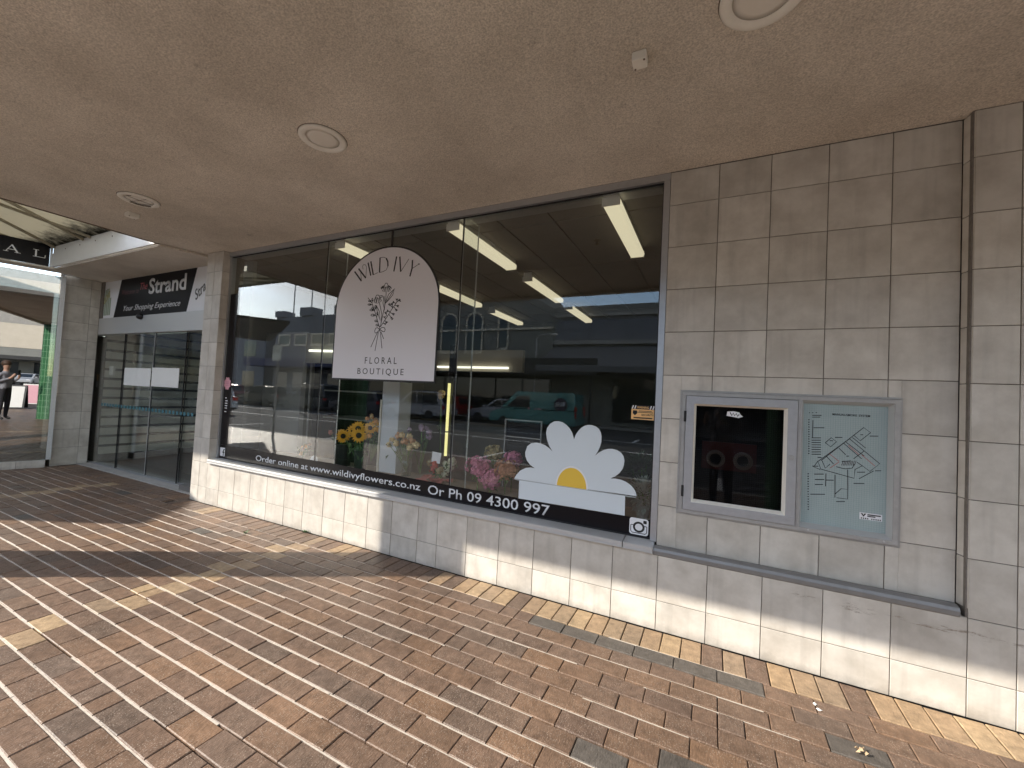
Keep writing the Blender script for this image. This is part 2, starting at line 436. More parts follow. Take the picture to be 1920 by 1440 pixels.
def green_tile_mat():
    m, nt, b = new_mat('green_column_tile')
    N, K = nt.nodes, nt.links
    tcn = N.new('ShaderNodeTexCoord')
    br = N.new('ShaderNodeTexBrick')
    br.offset = 0
    br.inputs['Scale'].default_value = 1.0
    br.inputs['Color1'].default_value = (.042, .14, .065, 1)
    br.inputs['Color2'].default_value = (.052, .165, .075, 1)
    br.inputs['Mortar'].default_value = (.20, .36, .22, 1)
    br.inputs['Mortar Size'].default_value = .006
    br.inputs['Brick Width'].default_value = .1
    br.inputs['Row Height'].default_value = .2
    K.new(tcn.outputs['UV'], br.inputs['Vector'])
    K.new(br.outputs['Color'], b.inputs['Base Color'])
    b.inputs['Roughness'].default_value = .25
    return m
M['greentile'] = green_tile_mat()

# ------------------------------------------------------------------ helpers
def root_loc(parent):
    p = parent
    while p is not None and p.parent is not None:
        p = p.parent
    return Vector(p.location) if p is not None else Vector((0, 0, 0))

class MB:
    """Collects shapes in world coordinates; build() links them as one mesh object."""
    def __init__(s):
        s.v, s.f, s.mi = [], [], []
        s.cur = 0
    def add(s, vs, fs):
        o = len(s.v)
        s.v += [Vector(p) for p in vs]
        for f in fs:
            s.f.append([o + i for i in f]); s.mi.append(s.cur)
        return s
    def box(s, x0, x1, y0, y1, z0, z1):
        x0, x1 = min(x0, x1), max(x0, x1); y0, y1 = min(y0, y1), max(y0, y1); z0, z1 = min(z0, z1), max(z0, z1)
        return s.add([(x0, y0, z0), (x1, y0, z0), (x1, y1, z0), (x0, y1, z0), (x0, y0, z1), (x1, y0, z1), (x1, y1, z1), (x0, y1, z1)],
                     [(0, 3, 2, 1), (4, 5, 6, 7), (0, 1, 5, 4), (1, 2, 6, 5), (2, 3, 7, 6), (3, 0, 4, 7)])
    def frame(s, o, X, Y, Z, a, b, c):
        """Box from corner o along (unit) axes X, Y, Z with lengths a, b, c (right-handed)."""
        o, X, Y, Z = Vector(o), Vector(X) * a, Vector(Y) * b, Vector(Z) * c
        return s.add([o, o + X, o + X + Y, o + Y, o + Z, o + X + Z, o + X + Y + Z, o + Y + Z],
                     [(0, 3, 2, 1), (4, 5, 6, 7), (0, 1, 5, 4), (1, 2, 6, 5), (2, 3, 7, 6), (3, 0, 4, 7)])
    def prism(s, pts, d):
        """Closed polygon pts (3-D, planar) extruded by vector d."""
        n = len(pts); d = Vector(d); P = [Vector(p) for p in pts]
        nrm = Vector((0, 0, 0))
        for i in range(n):
            nrm += P[i].cross(P[(i + 1) % n])
        if nrm.dot(d) > 0:
            P.reverse()
        fs = [tuple(range(n)), tuple(range(2 * n - 1, n - 1, -1))]
        for i in range(n):
            j = (i + 1) % n
            fs.append((i, i + n, j + n, j))
        return s.add(P + [p + d for p in P], fs)
    def tube(s, pts, r, n=8, cap=True, r2=None):
        P = [Vector(p) for p in pts]
        rings = []
        for i, p in enumerate(P):
            t = (P[min(i + 1, len(P) - 1)] - P[max(i - 1, 0)]).normalized()
            a = t.orthogonal().normalized() if i == 0 else (prev - t * prev.dot(t)).normalized()
            prev = a
            b = t.cross(a)
            rr = r if r2 is None else r + (r2 - r) * i / max(1, len(P) - 1)
            rings.append([p + (a * math.cos(2 * math.pi * k / n) + b * math.sin(2 * math.pi * k / n)) * rr for k in range(n)])
        vs = [v for R in rings for v in R]
        fs = []
        for i in range(len(P) - 1):
            for k in range(n):
                k2 = (k + 1) % n
                fs.append((i * n + k, i * n + k2, (i + 1) * n + k2, (i + 1) * n + k))
        if cap:
            fs.append(tuple(range(n - 1, -1, -1)))
            fs.append(tuple((len(P) - 1) * n + k for k in range(n)))
        return s.add(vs, fs)
    def lathe(s, c, prof, n=24, axis='z'):
        """Profile [(r, h)...] turned about an axis through c."""
        c = Vector(c); vs = []
        for r, h in prof:
            for k in range(n):
                a = 2 * math.pi * k / n
                q = Vector((r * math.cos(a), r * math.sin(a), h))
                if axis == 'y':
                    q = Vector((q.x, -q.z, q.y))
                elif axis == 'x':
                    q = Vector((q.z, q.x, q.y))
                vs.append(c + q)
        fs = []
        for i in range(len(prof) - 1):
            for k in range(n):
                k2 = (k + 1) % n
                fs.append((i * n + k, i * n + k2, (i + 1) * n + k2, (i + 1) * n + k))
        if prof[0][0] > 1e-6:
            fs.append(tuple(range(n - 1, -1, -1)))
        if prof[-1][0] > 1e-6:
            fs.append(tuple((len(prof) - 1) * n + k for k in range(n)))
        return s.add(vs, fs)
    def blob(s, c, rx, ry, rz, n=8, m=5, jit=0.0):
        prof = []
        vs = []
        c = Vector(c)
        for i in range(m + 1):
            t = math.pi * i / m
            for k in range(n):
                a = 2 * math.pi * k / n
                j = 1 + random.uniform(-jit, jit)
                vs.append(c + Vector((rx * math.sin(t) * math.cos(a) * j, ry * math.sin(t) * math.sin(a) * j, rz * -math.cos(t) * j)))
        fs = []
        for i in range(m):
            for k in range(n):
                k2 = (k + 1) % n
                fs.append((i * n + k, i * n + k2, (i + 1) * n + k2, (i + 1) * n + k))
        return s.add(vs, fs)
    def ribbon(s, pts, w, X, Z, o, d, close=False):
        """Flat stroke of width w along 2-D points in the plane (o, X, Z), with thickness vector d."""
        X, Z, o, d = Vector(X), Vector(Z), Vector(o), Vector(d)
        P = [Vector((p[0], p[1])) for p in pts]
        n = len(P)
        Lr = []
        for i in range(n):
            a = P[max(i - 1, 0)]; b = P[min(i + 1, n - 1)]
            t = (b - a)
            if t.length < 1e-9:
                t = Vector((1, 0))
            t.normalize()
            q = Vector((-t.y, t.x)) * (w / 2)
            Lr.append((P[i] + q, P[i] - q))
        vs = []
        for l, r in Lr:
            for e in (l, r):
                p = o + X * e.x + Z * e.y
                vs += [p, p + d]
        fs = []
        for i in range(n - 1):
            a = i * 4; b = a + 4
            fs += [(a + 1, a + 3, b + 3, b + 1), (a, b, b + 2, a + 2), (a, a + 1, b + 1, b), (a + 2, b + 2, b + 3, a + 3)]
        e = (n - 1) * 4
        fs += [(0, 2, 3, 1), (e, e + 1, e + 3, e + 2)]
        return s.add(vs, fs)
    def mesh(s, name, off=Vector((0, 0, 0))):
        me = bpy.data.meshes.new(name)
        me.from_pydata([tuple(p - off) for p in s.v], [], s.f)
        me.update()
        return me
    def build(s, name, mat, parent=None, smooth=False, kind=None, label=None, bevel=0.0):
        off = root_loc(parent)
        me = s.mesh(name, off)
        for m in (mat if isinstance(mat, (list, tuple)) else [mat]):
            me.materials.append(m)
        if any(s.mi):
            me.polygons.foreach_set('material_index', s.mi)
        bm = bmesh.new(); bm.from_mesh(me)
        bmesh.ops.recalc_face_normals(bm, faces=bm.faces)
        if bevel:
            bmesh.ops.bevel(bm, geom=list(bm.edges), offset=bevel, segments=2, affect='EDGES', profile=.6)
        bm.to_mesh(me); bm.free()
        if smooth:
            me.polygons.foreach_set('use_smooth', [True] * len(me.polygons))
        o = bpy.data.objects.new(name, me)
        COL.objects.link(o)
        if parent is not None:
            o.parent = parent
        if kind:
            o['kind'] = kind
        if label:
            o['label'] = label
        return o

def thing(name, label, cat, loc=(0, 0, 0), group=None):
    o = bpy.data.objects.new(name, None)
    o.empty_display_size = .2
    COL.objects.link(o)
    o.location = loc
    o['label'] = label; o['category'] = cat
    if group:
        o['group'] = group
    return o

def setting(name):
    o = bpy.data.objects.new(name, None)
    COL.objects.link(o)
    o['kind'] = 'structure'
    return o

def tag(o, label, cat, group=None):
    o['label'] = label; o['category'] = cat
    if group:
        o['group'] = group
    return o

def centre_origin(o):
    """Move a single-mesh thing's origin to its own base."""
    vs = [v.co for v in o.data.vertices]
    c = Vector(((min(v.x for v in vs) + max(v.x for v in vs)) / 2, (min(v.y for v in vs) + max(v.y for v in vs)) / 2, min(v.z for v in vs)))
    o.data.transform(Matrix.Translation(-c))
    o.location = c
    return o

def text(name, body, mat, parent, o, X, Z, size=None, width=None, height=None, bold=0.0, space=1.0, shear=0.0, depth=.0012, align='LEFT', mirror=False, gapk=.34):
    """Lettering as a thin mesh in the plane spanned by X (reading direction) and Z (up); fitted to width/height when given."""
    cu = bpy.data.curves.new(name, 'FONT')
    cu.body = body; cu.size = 1.0; cu.space_character = space; cu.shear = shear; cu.offset = bold
    cu.resolution_u = 3
    tmp = bpy.data.objects.new(name + '_tmp', cu)
    COL.objects.link(tmp)
    dg = bpy.context.evaluated_depsgraph_get()
    me = bpy.data.meshes.new_from_object(tmp.evaluated_get(dg))
    bpy.data.objects.remove(tmp); bpy.data.curves.remove(cu)
    xs = [v.co.x for v in me.vertices]; ys = [v.co.y for v in me.vertices]
    x0, x1, y0, y1 = min(xs), max(xs), min(ys), max(ys)
    sx = sy = size or 1
    if width:
        sx = width / (x1 - x0)
        sy = sx
    if height:
        sy = height / (y1 - y0)
        if not width:
            sx = sy
    X, Z, o = Vector(X).normalized(), Vector(Z).normalized(), Vector(o)
    nn = X.cross(Z)   # points away from the reader
    off = root_loc(parent)
    ax = {'LEFT': x0, 'CENTER': (x0 + x1) / 2, 'RIGHT': x1}[align]
    for v in me.vertices:
        a = (v.co.x - ax) * sx * (-1 if mirror else 1); b = (v.co.y - (y0 if (width or height) else 0)) * sy
        v.co = o + X * a + Z * b - off
    bm = bmesh.new(); bm.from_mesh(me)
    bmesh.ops.remove_doubles(bm, verts=bm.verts, dist=1e-5)
    r = bmesh.ops.extrude_face_region(bm, geom=list(bm.faces))
    bmesh.ops.translate(bm, verts=[g for g in r['geom'] if isinstance(g, bmesh.types.BMVert)], vec=-nn * depth)
    bmesh.ops.recalc_face_normals(bm, faces=bm.faces)
    bm.to_mesh(me); bm.free()
    me.materials.clear(); me.materials.append(mat)
    # one part per word: loose letters are grouped wherever the gap along the line stays small
    bm = bmesh.new(); bm.from_mesh(me)
    seen, isl = set(), []
    for f in bm.faces:
        if f in seen: continue
        st, cur = [f], []
        seen.add(f)
        while st:
            q = st.pop(); cur.append(q)
            for e in q.edges:
                for h in e.link_faces:
                    if h not in seen: seen.add(h); st.append(h)
        us = [(v.co + off - o).dot(X) for q in cur for v in q.verts]
        isl.append((min(us), max(us), cur))
    isl.sort(key=lambda t: t[0])
    tall = (height or sy * (y1 - y0))
    groups = []
    end = None
    for a, b_, cur in isl:
        if end is None or a - end > tall * gapk:
            groups.append([]); end = b_
        groups[-1] += cur; end = max(end, b_)
    out = []
    for gi, fs in enumerate(groups):
        keep = set(fs)
        b2 = bm.copy() if len(groups) > 1 else bm
        if len(groups) > 1:
            b2.faces.ensure_lookup_table()
            idx = {f.index for f in fs}
            bmesh.ops.delete(b2, geom=[f for f in b2.faces if f.index not in idx], context='FACES')
        m3 = bpy.data.meshes.new(name); b2.to_mesh(m3)
        if b2 is not bm: b2.free()
        m3.materials.append(mat)
        ob = bpy.data.objects.new(name, m3)
        COL.objects.link(ob)
        ob.parent = parent
        out.append(ob)
    bm.free()
    return out[0]

# wall tiles: rectangles in a vertical plane, clipped round openings, sharing meshes by size
TILE_CACHE = {}
def tile_mesh(w, h, t=.010, mat=None):
    key = (round(w, 3), round(h, 3))
    if key not in TILE_CACHE:
        c = .0016
        b = MB()
        vs = [(0, 0, 0), (w, 0, 0), (w, 0, h), (0, 0, h), (0, -t + c, 0), (w, -t + c, 0), (w, -t + c, h), (0, -t + c, h), (c, -t, c), (w - c, -t, c), (w - c, -t, h - c), (c, -t, h - c)]
        fs = [(8, 9, 10, 11), (4, 5, 9, 8), (5, 6, 10, 9), (6, 7, 11, 10), (7, 4, 8, 11), (0, 1, 5, 4), (1, 2, 6, 5), (2, 3, 7, 6), (3, 0, 4, 7)]
        b.add(vs, fs)
        me = b.mesh('wall_tile')
        me.materials.append(M['tile'])
        TILE_CACHE[key] = me
    return TILE_CACHE[key]

def clip_rect(r, holes):
    # pieces cut round an opening; cut edges lie behind the opening's flange
    out = [r]
    for hx0, hx1, hz0, hz1 in holes:
        nxt = []
        for x0, x1, z0, z1 in out:
            if x1 <= hx0 or x0 >= hx1 or z1 <= hz0 or z0 >= hz1:
                nxt.append((x0, x1, z0, z1)); continue
            if x0 < hx0: nxt.append((x0, hx0, z0, z1))
            if x1 > hx1: nxt.append((hx1, x1, z0, z1))
            a, b = max(x0, hx0), min(x1, hx1)
            if z0 < hz0: nxt.append((a, b, z0, hz0))
            if z1 > hz1: nxt.append((a, b, hz1, z1))
        out = nxt
    return out

def tiles(parent, xs, zs, origin, rotz=0.0, holes=(), gap=.0042):
    """Tiles on a vertical plane: local u runs along +X turned by rotz, the face looks to local -Y; origin is the plane's point at u=0, z=0."""
    rl = root_loc(parent)
    for i in range(len(xs) - 1):
        for k in range(len(zs) - 1):
            for (a, b, c, d) in clip_rect((xs[i], xs[i + 1], zs[k], zs[k + 1]), holes):
                ga, gb = (gap / 2 if a == xs[i] else 0), (gap / 2 if b == xs[i + 1] else 0)
                gc, gd = (gap / 2 if c == zs[k] else 0), (gap / 2 if d == zs[k + 1] else 0)
                w, h = b - a - ga - gb, d - c - gc - gd
                if w < .015 or h < .015:
                    continue
                o = bpy.data.objects.new('wall_tile', tile_mesh(w, h))
                COL.objects.link(o)
                o.parent = parent
                u = a + ga
                # hand-set: a fraction of a millimetre in or out
                inn = random.uniform(0, .0012)
                lx, ly = u, .010 + inn
                o.location = Vector((origin[0] + lx * math.cos(rotz) - ly * math.sin(rotz), origin[1] + lx * math.sin(rotz) + ly * math.cos(rotz), origin[2] + c + gc)) - rl
                o.rotation_euler = (0, 0, rotz)
SIGN_THICK = [[(-0.433,1.122),(-0.327,1.013)],[(-0.379,1.147),(-0.269,1.04)],[(-0.251,1.197),(-0.202,1.059)],[(-0.214,1.207),(-0.169,1.064)],[(-0.091,1.232),(-0.087,1.081)],[(-0.009,1.217),(0.014,1.18),(0.019,1.134)],[(0.124,1.222),(0.1,1.075)],[(0.165,1.216),(0.187,1.064)],[(0.325,1.166),(0.326,1.088),(0.305,1.009)]]
SIGN_THIN = [[(-0.327,1.013),(-0.348,1.12)],[(-0.269,1.04),(-0.268,1.151),(-0.283,1.177),(-0.312,1.182),(-0.325,1.166),(-0.314,1.133)],[(-0.169,1.064),(-0.11,1.082)],[(-0.091,1.232),(-0.04,1.231),(-0.009,1.217)],[(0.019,1.134),(-0.002,1.098),(-0.042,1.085),(-0.087,1.081)],[(0.187,1.064),(0.28,1.181)],[(0.326,1.082),(0.403,1.118)],[(0.398,1.123),(0.413,1.122),(0.414,1.114),(0.399,1.115),(0.398,1.123)]]
SIGN_ART = [[(-0.053,0.921),(-0.037,0.936),(-0.01,0.944),(0.002,0.966),(0.022,0.965),(0.035,0.941),(0.065,0.928),(0.084,0.908)],[(-0.01,0.942),(-0.056,0.924),(-0.048,0.91),(-0.016,0.929)],[(-0.007,0.936),(-0.033,0.888),(-0.012,0.884),(0.002,0.928)],[(0.011,0.932),(0.002,0.878),(0.029,0.879),(0.022,0.931)],[(0.029,0.931),(0.049,0.878),(0.068,0.887),(0.035,0.936)],[(0.039,0.938),(0.084,0.906),(0.067,0.899),(0.039,0.93)],[(-0.02,0.934),(-0.057,0.916)],[(0.018,0.875),(0.017,0.776),(-0.012,0.632),(-0.031,0.529)],[(0.017,0.776),(0.051,0.852),(0.126,0.903),(0.105,0.843),(0.056,0.795),(0.018,0.766)],[(0.024,0.771),(0.072,0.835),(0.117,0.894)],[(-0.124,0.824),(-0.106,0.854),(-0.082,0.852),(-0.067,0.835)],[(-0.073,0.842),(-0.029,0.843),(-0.022,0.832),(-0.062,0.824)],[(-0.111,0.836),(-0.134,0.779),(-0.113,0.773),(-0.097,0.83)],[(-0.09,0.829),(-0.106,0.77),(-0.078,0.771),(-0.075,0.823)],[(-0.069,0.828),(-0.054,0.78),(-0.036,0.79),(-0.064,0.833)],[(-0.121,0.826),(-0.141,0.795),(-0.128,0.789)],[(-0.065,0.781),(-0.021,0.654),(-0.026,0.55)],[(-0.009,0.84),(-0.016,0.768),(0.009,0.704),(-0.008,0.663)],[(-0.009,0.84),(0.009,0.771),(0.009,0.704)],[(-0.104,0.751),(-0.085,0.688),(-0.036,0.592),(-0.057,0.686),(-0.104,0.751)],[(-0.22,0.832),(-0.162,0.776),(-0.112,0.678),(-0.078,0.604),(-0.045,0.53)],[(-0.031,0.529),(0.043,0.62),(0.103,0.7),(0.163,0.768),(0.197,0.797)],[(-0.036,0.504),(-0.069,0.524),(-0.092,0.518),(-0.103,0.49),(-0.095,0.471),(-0.074,0.472),(-0.036,0.504)],[(-0.036,0.504),(-0.01,0.525),(0.021,0.522),(0.035,0.502),(0.027,0.48),(0.007,0.482),(-0.036,0.504)],[(-0.061,0.484),(-0.141,0.328)],[(-0.052,0.483),(-0.082,0.292)],[(-0.027,0.483),(0.007,0.317)],[(-0.02,0.483),(0.022,0.409)],[(-0.04,0.54),(-0.035,0.483)],[(-0.175,0.797),(-0.18,0.792),(-0.194,0.791),(-0.208,0.794),(-0.214,0.8),(-0.209,0.805),(-0.195,0.806),(-0.181,0.803),(-0.175,0.797)],[(-0.194,0.799),(-0.165,0.781)],[(-0.17,0.761),(-0.177,0.756),(-0.194,0.755),(-0.211,0.758),(-0.218,0.764),(-0.212,0.769),(-0.195,0.77),(-0.178,0.767),(-0.17,0.761)],[(-0.194,0.763),(-0.157,0.758)],[(-0.152,0.809),(-0.153,0.797),(-0.159,0.792),(-0.165,0.798),(-0.169,0.81),(-0.167,0.822),(-0.162,0.826),(-0.155,0.821),(-0.152,0.809)],[(-0.16,0.809),(-0.159,0.781)],[(-0.14,0.72),(-0.143,0.709),(-0.15,0.705),(-0.158,0.71),(-0.163,0.721),(-0.16,0.731),(-0.153,0.735),(-0.144,0.73),(-0.14,0.72)],[(-0.151,0.72),(-0.131,0.709)],[(-0.136,0.705),(-0.143,0.698),(-0.161,0.696),(-0.179,0.7),(-0.187,0.707),(-0.18,0.714),(-0.162,0.715),(-0.144,0.712),(-0.136,0.705)],[(-0.161,0.706),(-0.121,0.695)],[(-0.112,0.651),(-0.12,0.644),(-0.139,0.642),(-0.159,0.646),(-0.168,0.653),(-0.161,0.661),(-0.141,0.663),(-0.121,0.659),(-0.112,0.651)],[(-0.14,0.652),(-0.098,0.646)],[(-0.105,0.731),(-0.106,0.717),(-0.112,0.712),(-0.118,0.718),(-0.122,0.731),(-0.12,0.745),(-0.115,0.75),(-0.109,0.744),(-0.105,0.731)],[(-0.113,0.731),(-0.12,0.695)],[(-0.07,0.591),(-0.076,0.585),(-0.09,0.582),(-0.105,0.586),(-0.112,0.592),(-0.106,0.599),(-0.092,0.601),(-0.077,0.598),(-0.07,0.591)],[(-0.091,0.592),(-0.065,0.577)],[(-0.054,0.549),(-0.059,0.542),(-0.073,0.54),(-0.087,0.543),(-0.093,0.55),(-0.088,0.557),(-0.074,0.559),(-0.06,0.556),(-0.054,0.549)],[(-0.074,0.549),(-0.048,0.54)],[(-0.072,0.666),(-0.074,0.654),(-0.079,0.65),(-0.085,0.655),(-0.089,0.667),(-0.087,0.679),(-0.082,0.683),(-0.076,0.678),(-0.072,0.666)],[(-0.08,0.667),(-0.087,0.625)],[(0.115,0.714),(0.058,0.758)],[(0.084,0.739),(0.081,0.753)],[(0.084,0.739),(0.065,0.741)],[(0.07,0.75),(0.071,0.764)],[(0.07,0.75),(0.051,0.749)],[(0.115,0.714),(0.098,0.761)],[(0.106,0.74),(0.113,0.753)],[(0.106,0.74),(0.09,0.75)],[(0.102,0.752),(0.112,0.763)],[(0.102,0.752),(0.084,0.759)],[(0.151,0.756),(0.111,0.771)],[(0.129,0.764),(0.119,0.778)],[(0.129,0.764),(0.112,0.761)],[(0.119,0.768),(0.112,0.782)],[(0.119,0.768),(0.103,0.762)],[(0.163,0.768),(0.161,0.799)],[(0.162,0.785),(0.173,0.795)],[(0.162,0.785),(0.149,0.797)],[(0.161,0.793),(0.175,0.801)],[(0.161,0.793),(0.146,0.802)],[(0.176,0.778),(0.204,0.781)],[(0.191,0.779),(0.208,0.772)],[(0.191,0.779),(0.201,0.79)],[(0.198,0.78),(0.213,0.771)],[(0.198,0.78),(0.205,0.793)],[(0.139,0.739),(0.186,0.726)],[(0.165,0.732),(0.176,0.719)],[(0.165,0.732),(0.181,0.737)],[(0.177,0.729),(0.185,0.715)],[(0.177,0.729),(0.191,0.736)],[(0.127,0.724),(0.17,0.681)],[(0.151,0.7),(0.151,0.686)],[(0.151,0.7),(0.169,0.696)],[(0.162,0.69),(0.158,0.676)],[(0.162,0.69),(0.18,0.688)],[(0.079,0.67),(0.14,0.647)],[(0.113,0.657),(0.122,0.644)],[(0.113,0.657),(0.13,0.66)],[(0.128,0.651),(0.134,0.637)],[(0.128,0.651),(0.144,0.657)],[(0.067,0.655),(0.124,0.596)],[(0.099,0.623),(0.098,0.608)],[(0.099,0.623),(0.117,0.619)],[(0.113,0.608),(0.109,0.594)],[(0.113,0.608),(0.131,0.607)],[(0.085,0.678),(0.044,0.687)],[(0.063,0.683),(0.05,0.695)],[(0.063,0.683),(0.046,0.677)],[(0.052,0.685),(0.043,0.699)],[(0.052,0.685),(0.038,0.677)],[(0.049,0.63),(0.025,0.678)],[(0.036,0.656),(0.041,0.669)],[(0.036,0.656),(0.019,0.664)],[(0.03,0.668),(0.039,0.68)],[(0.03,0.668),(0.011,0.674)],[(0.018,0.595),(0.054,0.568)],[(0.038,0.58),(0.04,0.566)],[(0.038,0.58),(0.056,0.578)],[(0.047,0.574),(0.046,0.559)],[(0.047,0.574),(0.065,0.575)],[(0.031,0.605),(0.015,0.631)],[(0.022,0.62),(0.027,0.633)],[(0.022,0.62),(0.005,0.627)],[(0.018,0.626),(0.027,0.638)],[(0.018,0.626),(0.0,0.631)],[(0.0,0.565),(0.034,0.558)],[(0.019,0.561),(0.032,0.55)],[(0.019,0.561),(0.035,0.568)],[(0.028,0.56),(0.037,0.547)],[(0.028,0.56),(0.041,0.569)]]
MAP_LINES = [[(0.615,1.381),(0.66,1.43),(0.692,1.403),(0.646,1.352),(0.615,1.381)],[(0.596,1.359),(0.736,1.229),(0.693,1.18),(0.658,1.208),(0.625,1.183),(0.622,1.131),(0.463,1.165),(0.447,1.209),(0.596,1.359)],[(0.615,1.381),(0.462,1.215)],[(0.481,1.325),(0.509,1.358),(0.535,1.336),(0.507,1.303),(0.481,1.325)],[(0.542,1.006),(0.594,1.006),(0.594,1.063),(0.562,1.062),(0.534,1.026),(0.534,1.006)],[(0.468,1.215),(0.484,1.173),(0.506,1.2)],[(0.487,1.246),(0.524,1.202)],[(0.547,1.299),(0.58,1.263)],[(0.566,1.333),(0.654,1.248)],[(0.575,1.342),(0.666,1.265)],[(0.666,1.296),(0.617,1.244)],[(0.537,1.188),(0.562,1.183),(0.581,1.181),(0.612,1.189),(0.621,1.213)],[(0.609,1.368),(0.671,1.312)],[(0.562,1.222),(0.605,1.231)],[(0.658,1.208),(0.633,1.226)],[(0.446,1.209),(0.427,1.174),(0.46,1.162)],[(0.532,1.14),(0.534,1.026)],[(0.591,1.178),(0.594,1.063)],[(0.488,1.142),(0.488,1.066)],[(0.417,1.457),(0.417,1.351)],[(0.644,1.131),(0.71,1.185)]]
MAP_HATCH = [[(0.562,1.199),(0.569,1.227)],[(0.57,1.199),(0.577,1.228)],[(0.577,1.2),(0.584,1.229)],[(0.585,1.201),(0.592,1.229)],[(0.592,1.202),(0.599,1.23)],[(0.6,1.203),(0.607,1.231)],[(0.607,1.204),(0.614,1.232)],[(0.615,1.205),(0.621,1.233)],[(0.622,1.206),(0.629,1.234)]]
MAP_RED = [[(0.5,1.263),(0.549,1.221)],[(0.506,1.176),(0.549,1.217)],[(0.591,1.32),(0.642,1.27)],[(0.654,1.271),(0.715,1.213)]]
MAP_BARS = [((0.396,1.5),(0.401,1.5)),((0.412,1.501),(0.418,1.501)),((0.429,1.502),(0.436,1.503)),((0.413,1.485),(0.459,1.488)),((0.413,1.474),(0.453,1.477)),((0.421,1.41),(0.474,1.414)),((0.413,1.348),(0.459,1.352)),((0.413,1.334),(0.459,1.338)),((0.413,1.32),(0.459,1.324)),((0.414,1.306),(0.46,1.31)),((0.414,1.292),(0.46,1.296)),((0.414,1.278),(0.46,1.282)),((0.415,1.263),(0.461,1.268)),((0.415,1.249),(0.461,1.254)),((0.431,1.131),(0.477,1.137)),((0.435,1.099),(0.481,1.105)),((0.436,1.069),(0.475,1.075)),((0.414,1.008),(0.486,1.018)),((0.62,1.101),(0.669,1.107)),((0.527,1.361),(0.562,1.364)),((0.688,1.383),(0.727,1.386)),((0.716,1.186),(0.743,1.19)),((0.541,0.983),(0.582,0.99)),((0.634,1.168),(0.671,1.173)),((0.42,1.178),(0.45,1.181)),((0.49,1.103),(0.526,1.107)),((0.445,1.233),(0.465,1.235)),((0.583,1.256),(0.595,1.257)),((0.502,1.339),(0.518,1.34)),((0.646,1.387),(0.658,1.388))]
MAP_DOTS = [(0.397,1.457),(0.397,1.442),(0.397,1.428),(0.398,1.413),(0.398,1.398),(0.398,1.384),(0.399,1.369),(0.399,1.354),(0.399,1.34),(0.4,1.325),(0.4,1.311),(0.4,1.296),(0.401,1.282),(0.401,1.267),(0.401,1.252),(0.401,1.129),(0.401,1.114),(0.402,1.099),(0.402,1.083),(0.402,1.068),(0.403,1.053),(0.403,1.038),(0.403,1.022),(0.404,1.007),(0.404,0.992),(0.405,0.977),(0.405,0.961),(0.405,0.946),(0.406,0.931),(0.406,0.916)]

# ================================================================== GROUND, PAVEMENT, ROAD
KERB_Y = -5.35
b = MB(); b.box(-400, 400, -400, 400, -.60, -.40)
b.build('ground', M['ground'], None, kind='structure')
b = MB(); b.box(-300, 300, -21.5, KERB_Y - .16, -.40, -.12)
road = b.build('road', M['asphalt'], None, kind='structure')
b = MB(); b.box(-300, 300, KERB_Y - .16, KERB_Y, -.40, -.004)
b.build('kerb', M['concrete'], None, kind='structure', bevel=0)
b = MB(); b.box(-300, 300, -24, -21.5, -.40, 0)
b.build('far_pavement', M['concrete'], None, kind='structure')
b = MB()
for y0, y1 in ((-10.95, -10.83), (-14.35, -14.23)):
    b.box(-200, 100, y0, y1, -.117, -.116)
for i in range(-30, 12):
    b.box(i * 3.1, i * 3.1 + .1, -16.2, -14.5, -.117, -.116)
    b.box(i * 5.6, i * 5.6 + .1, -7.7, -5.6, -.117, -.116)
b.build('road_markings', M['roadpaint'], road)

pave = setting('pavement')
b = MB(); b.box(-60, 60, KERB_Y, .30, -.40, -.016)
b.build('joint_bed', M['bed'], pave)

BL, BW, PX, PY = .2232, .1138, .2265, .1219     # brick size and pitch
def brick_verts(w, d, h=.05, c=.0035):
    x, y = w / 2, d / 2
    vs = [(-x, -y, -h), (x, -y, -h), (x, y, -h), (-x, y, -h), (-x, -y, -c), (x, -y, -c), (x, y, -c), (-x, y, -c),
          (-x + c, -y + c, 0), (x - c, -y + c, 0), (x - c, y - c, 0), (-x + c, y - c, 0)]
    fs = [(8, 9, 10, 11), (4, 5, 9, 8), (5, 6, 10, 9), (6, 7, 11, 10), (7, 4, 8, 11), (0, 1, 5, 4), (1, 2, 6, 5), (2, 3, 7, 6), (3, 0, 4, 7)]
    return vs, fs
BR = []   # (cx, cy, w, d, colour)
rb = random.Random(3)
def tone(cx, cy, soldier=False):
    r = rb.random()
    if soldier:
        t = .92 if cx > -2.1 else (.35 if cx > -4 else .1)
        return 'tan' if r < t else 'brick'
    for bx in (-3.59, -7.66, -11.73, .6 + 3.9):
        if abs(cx - bx) < .115 and r < .95:
            return 'tan'
    if -1.1 < cx < .1 and cy > -.44 and r < .6:
        return 'greyb'
    if r < .012:
        return 'greyb'
    return 'brick'
# soldier course along the wall
x = -6.02
while x < 6:
    BR.append((x, -.196, .1105, .229, tone(x, -.2, True))); x += .1163
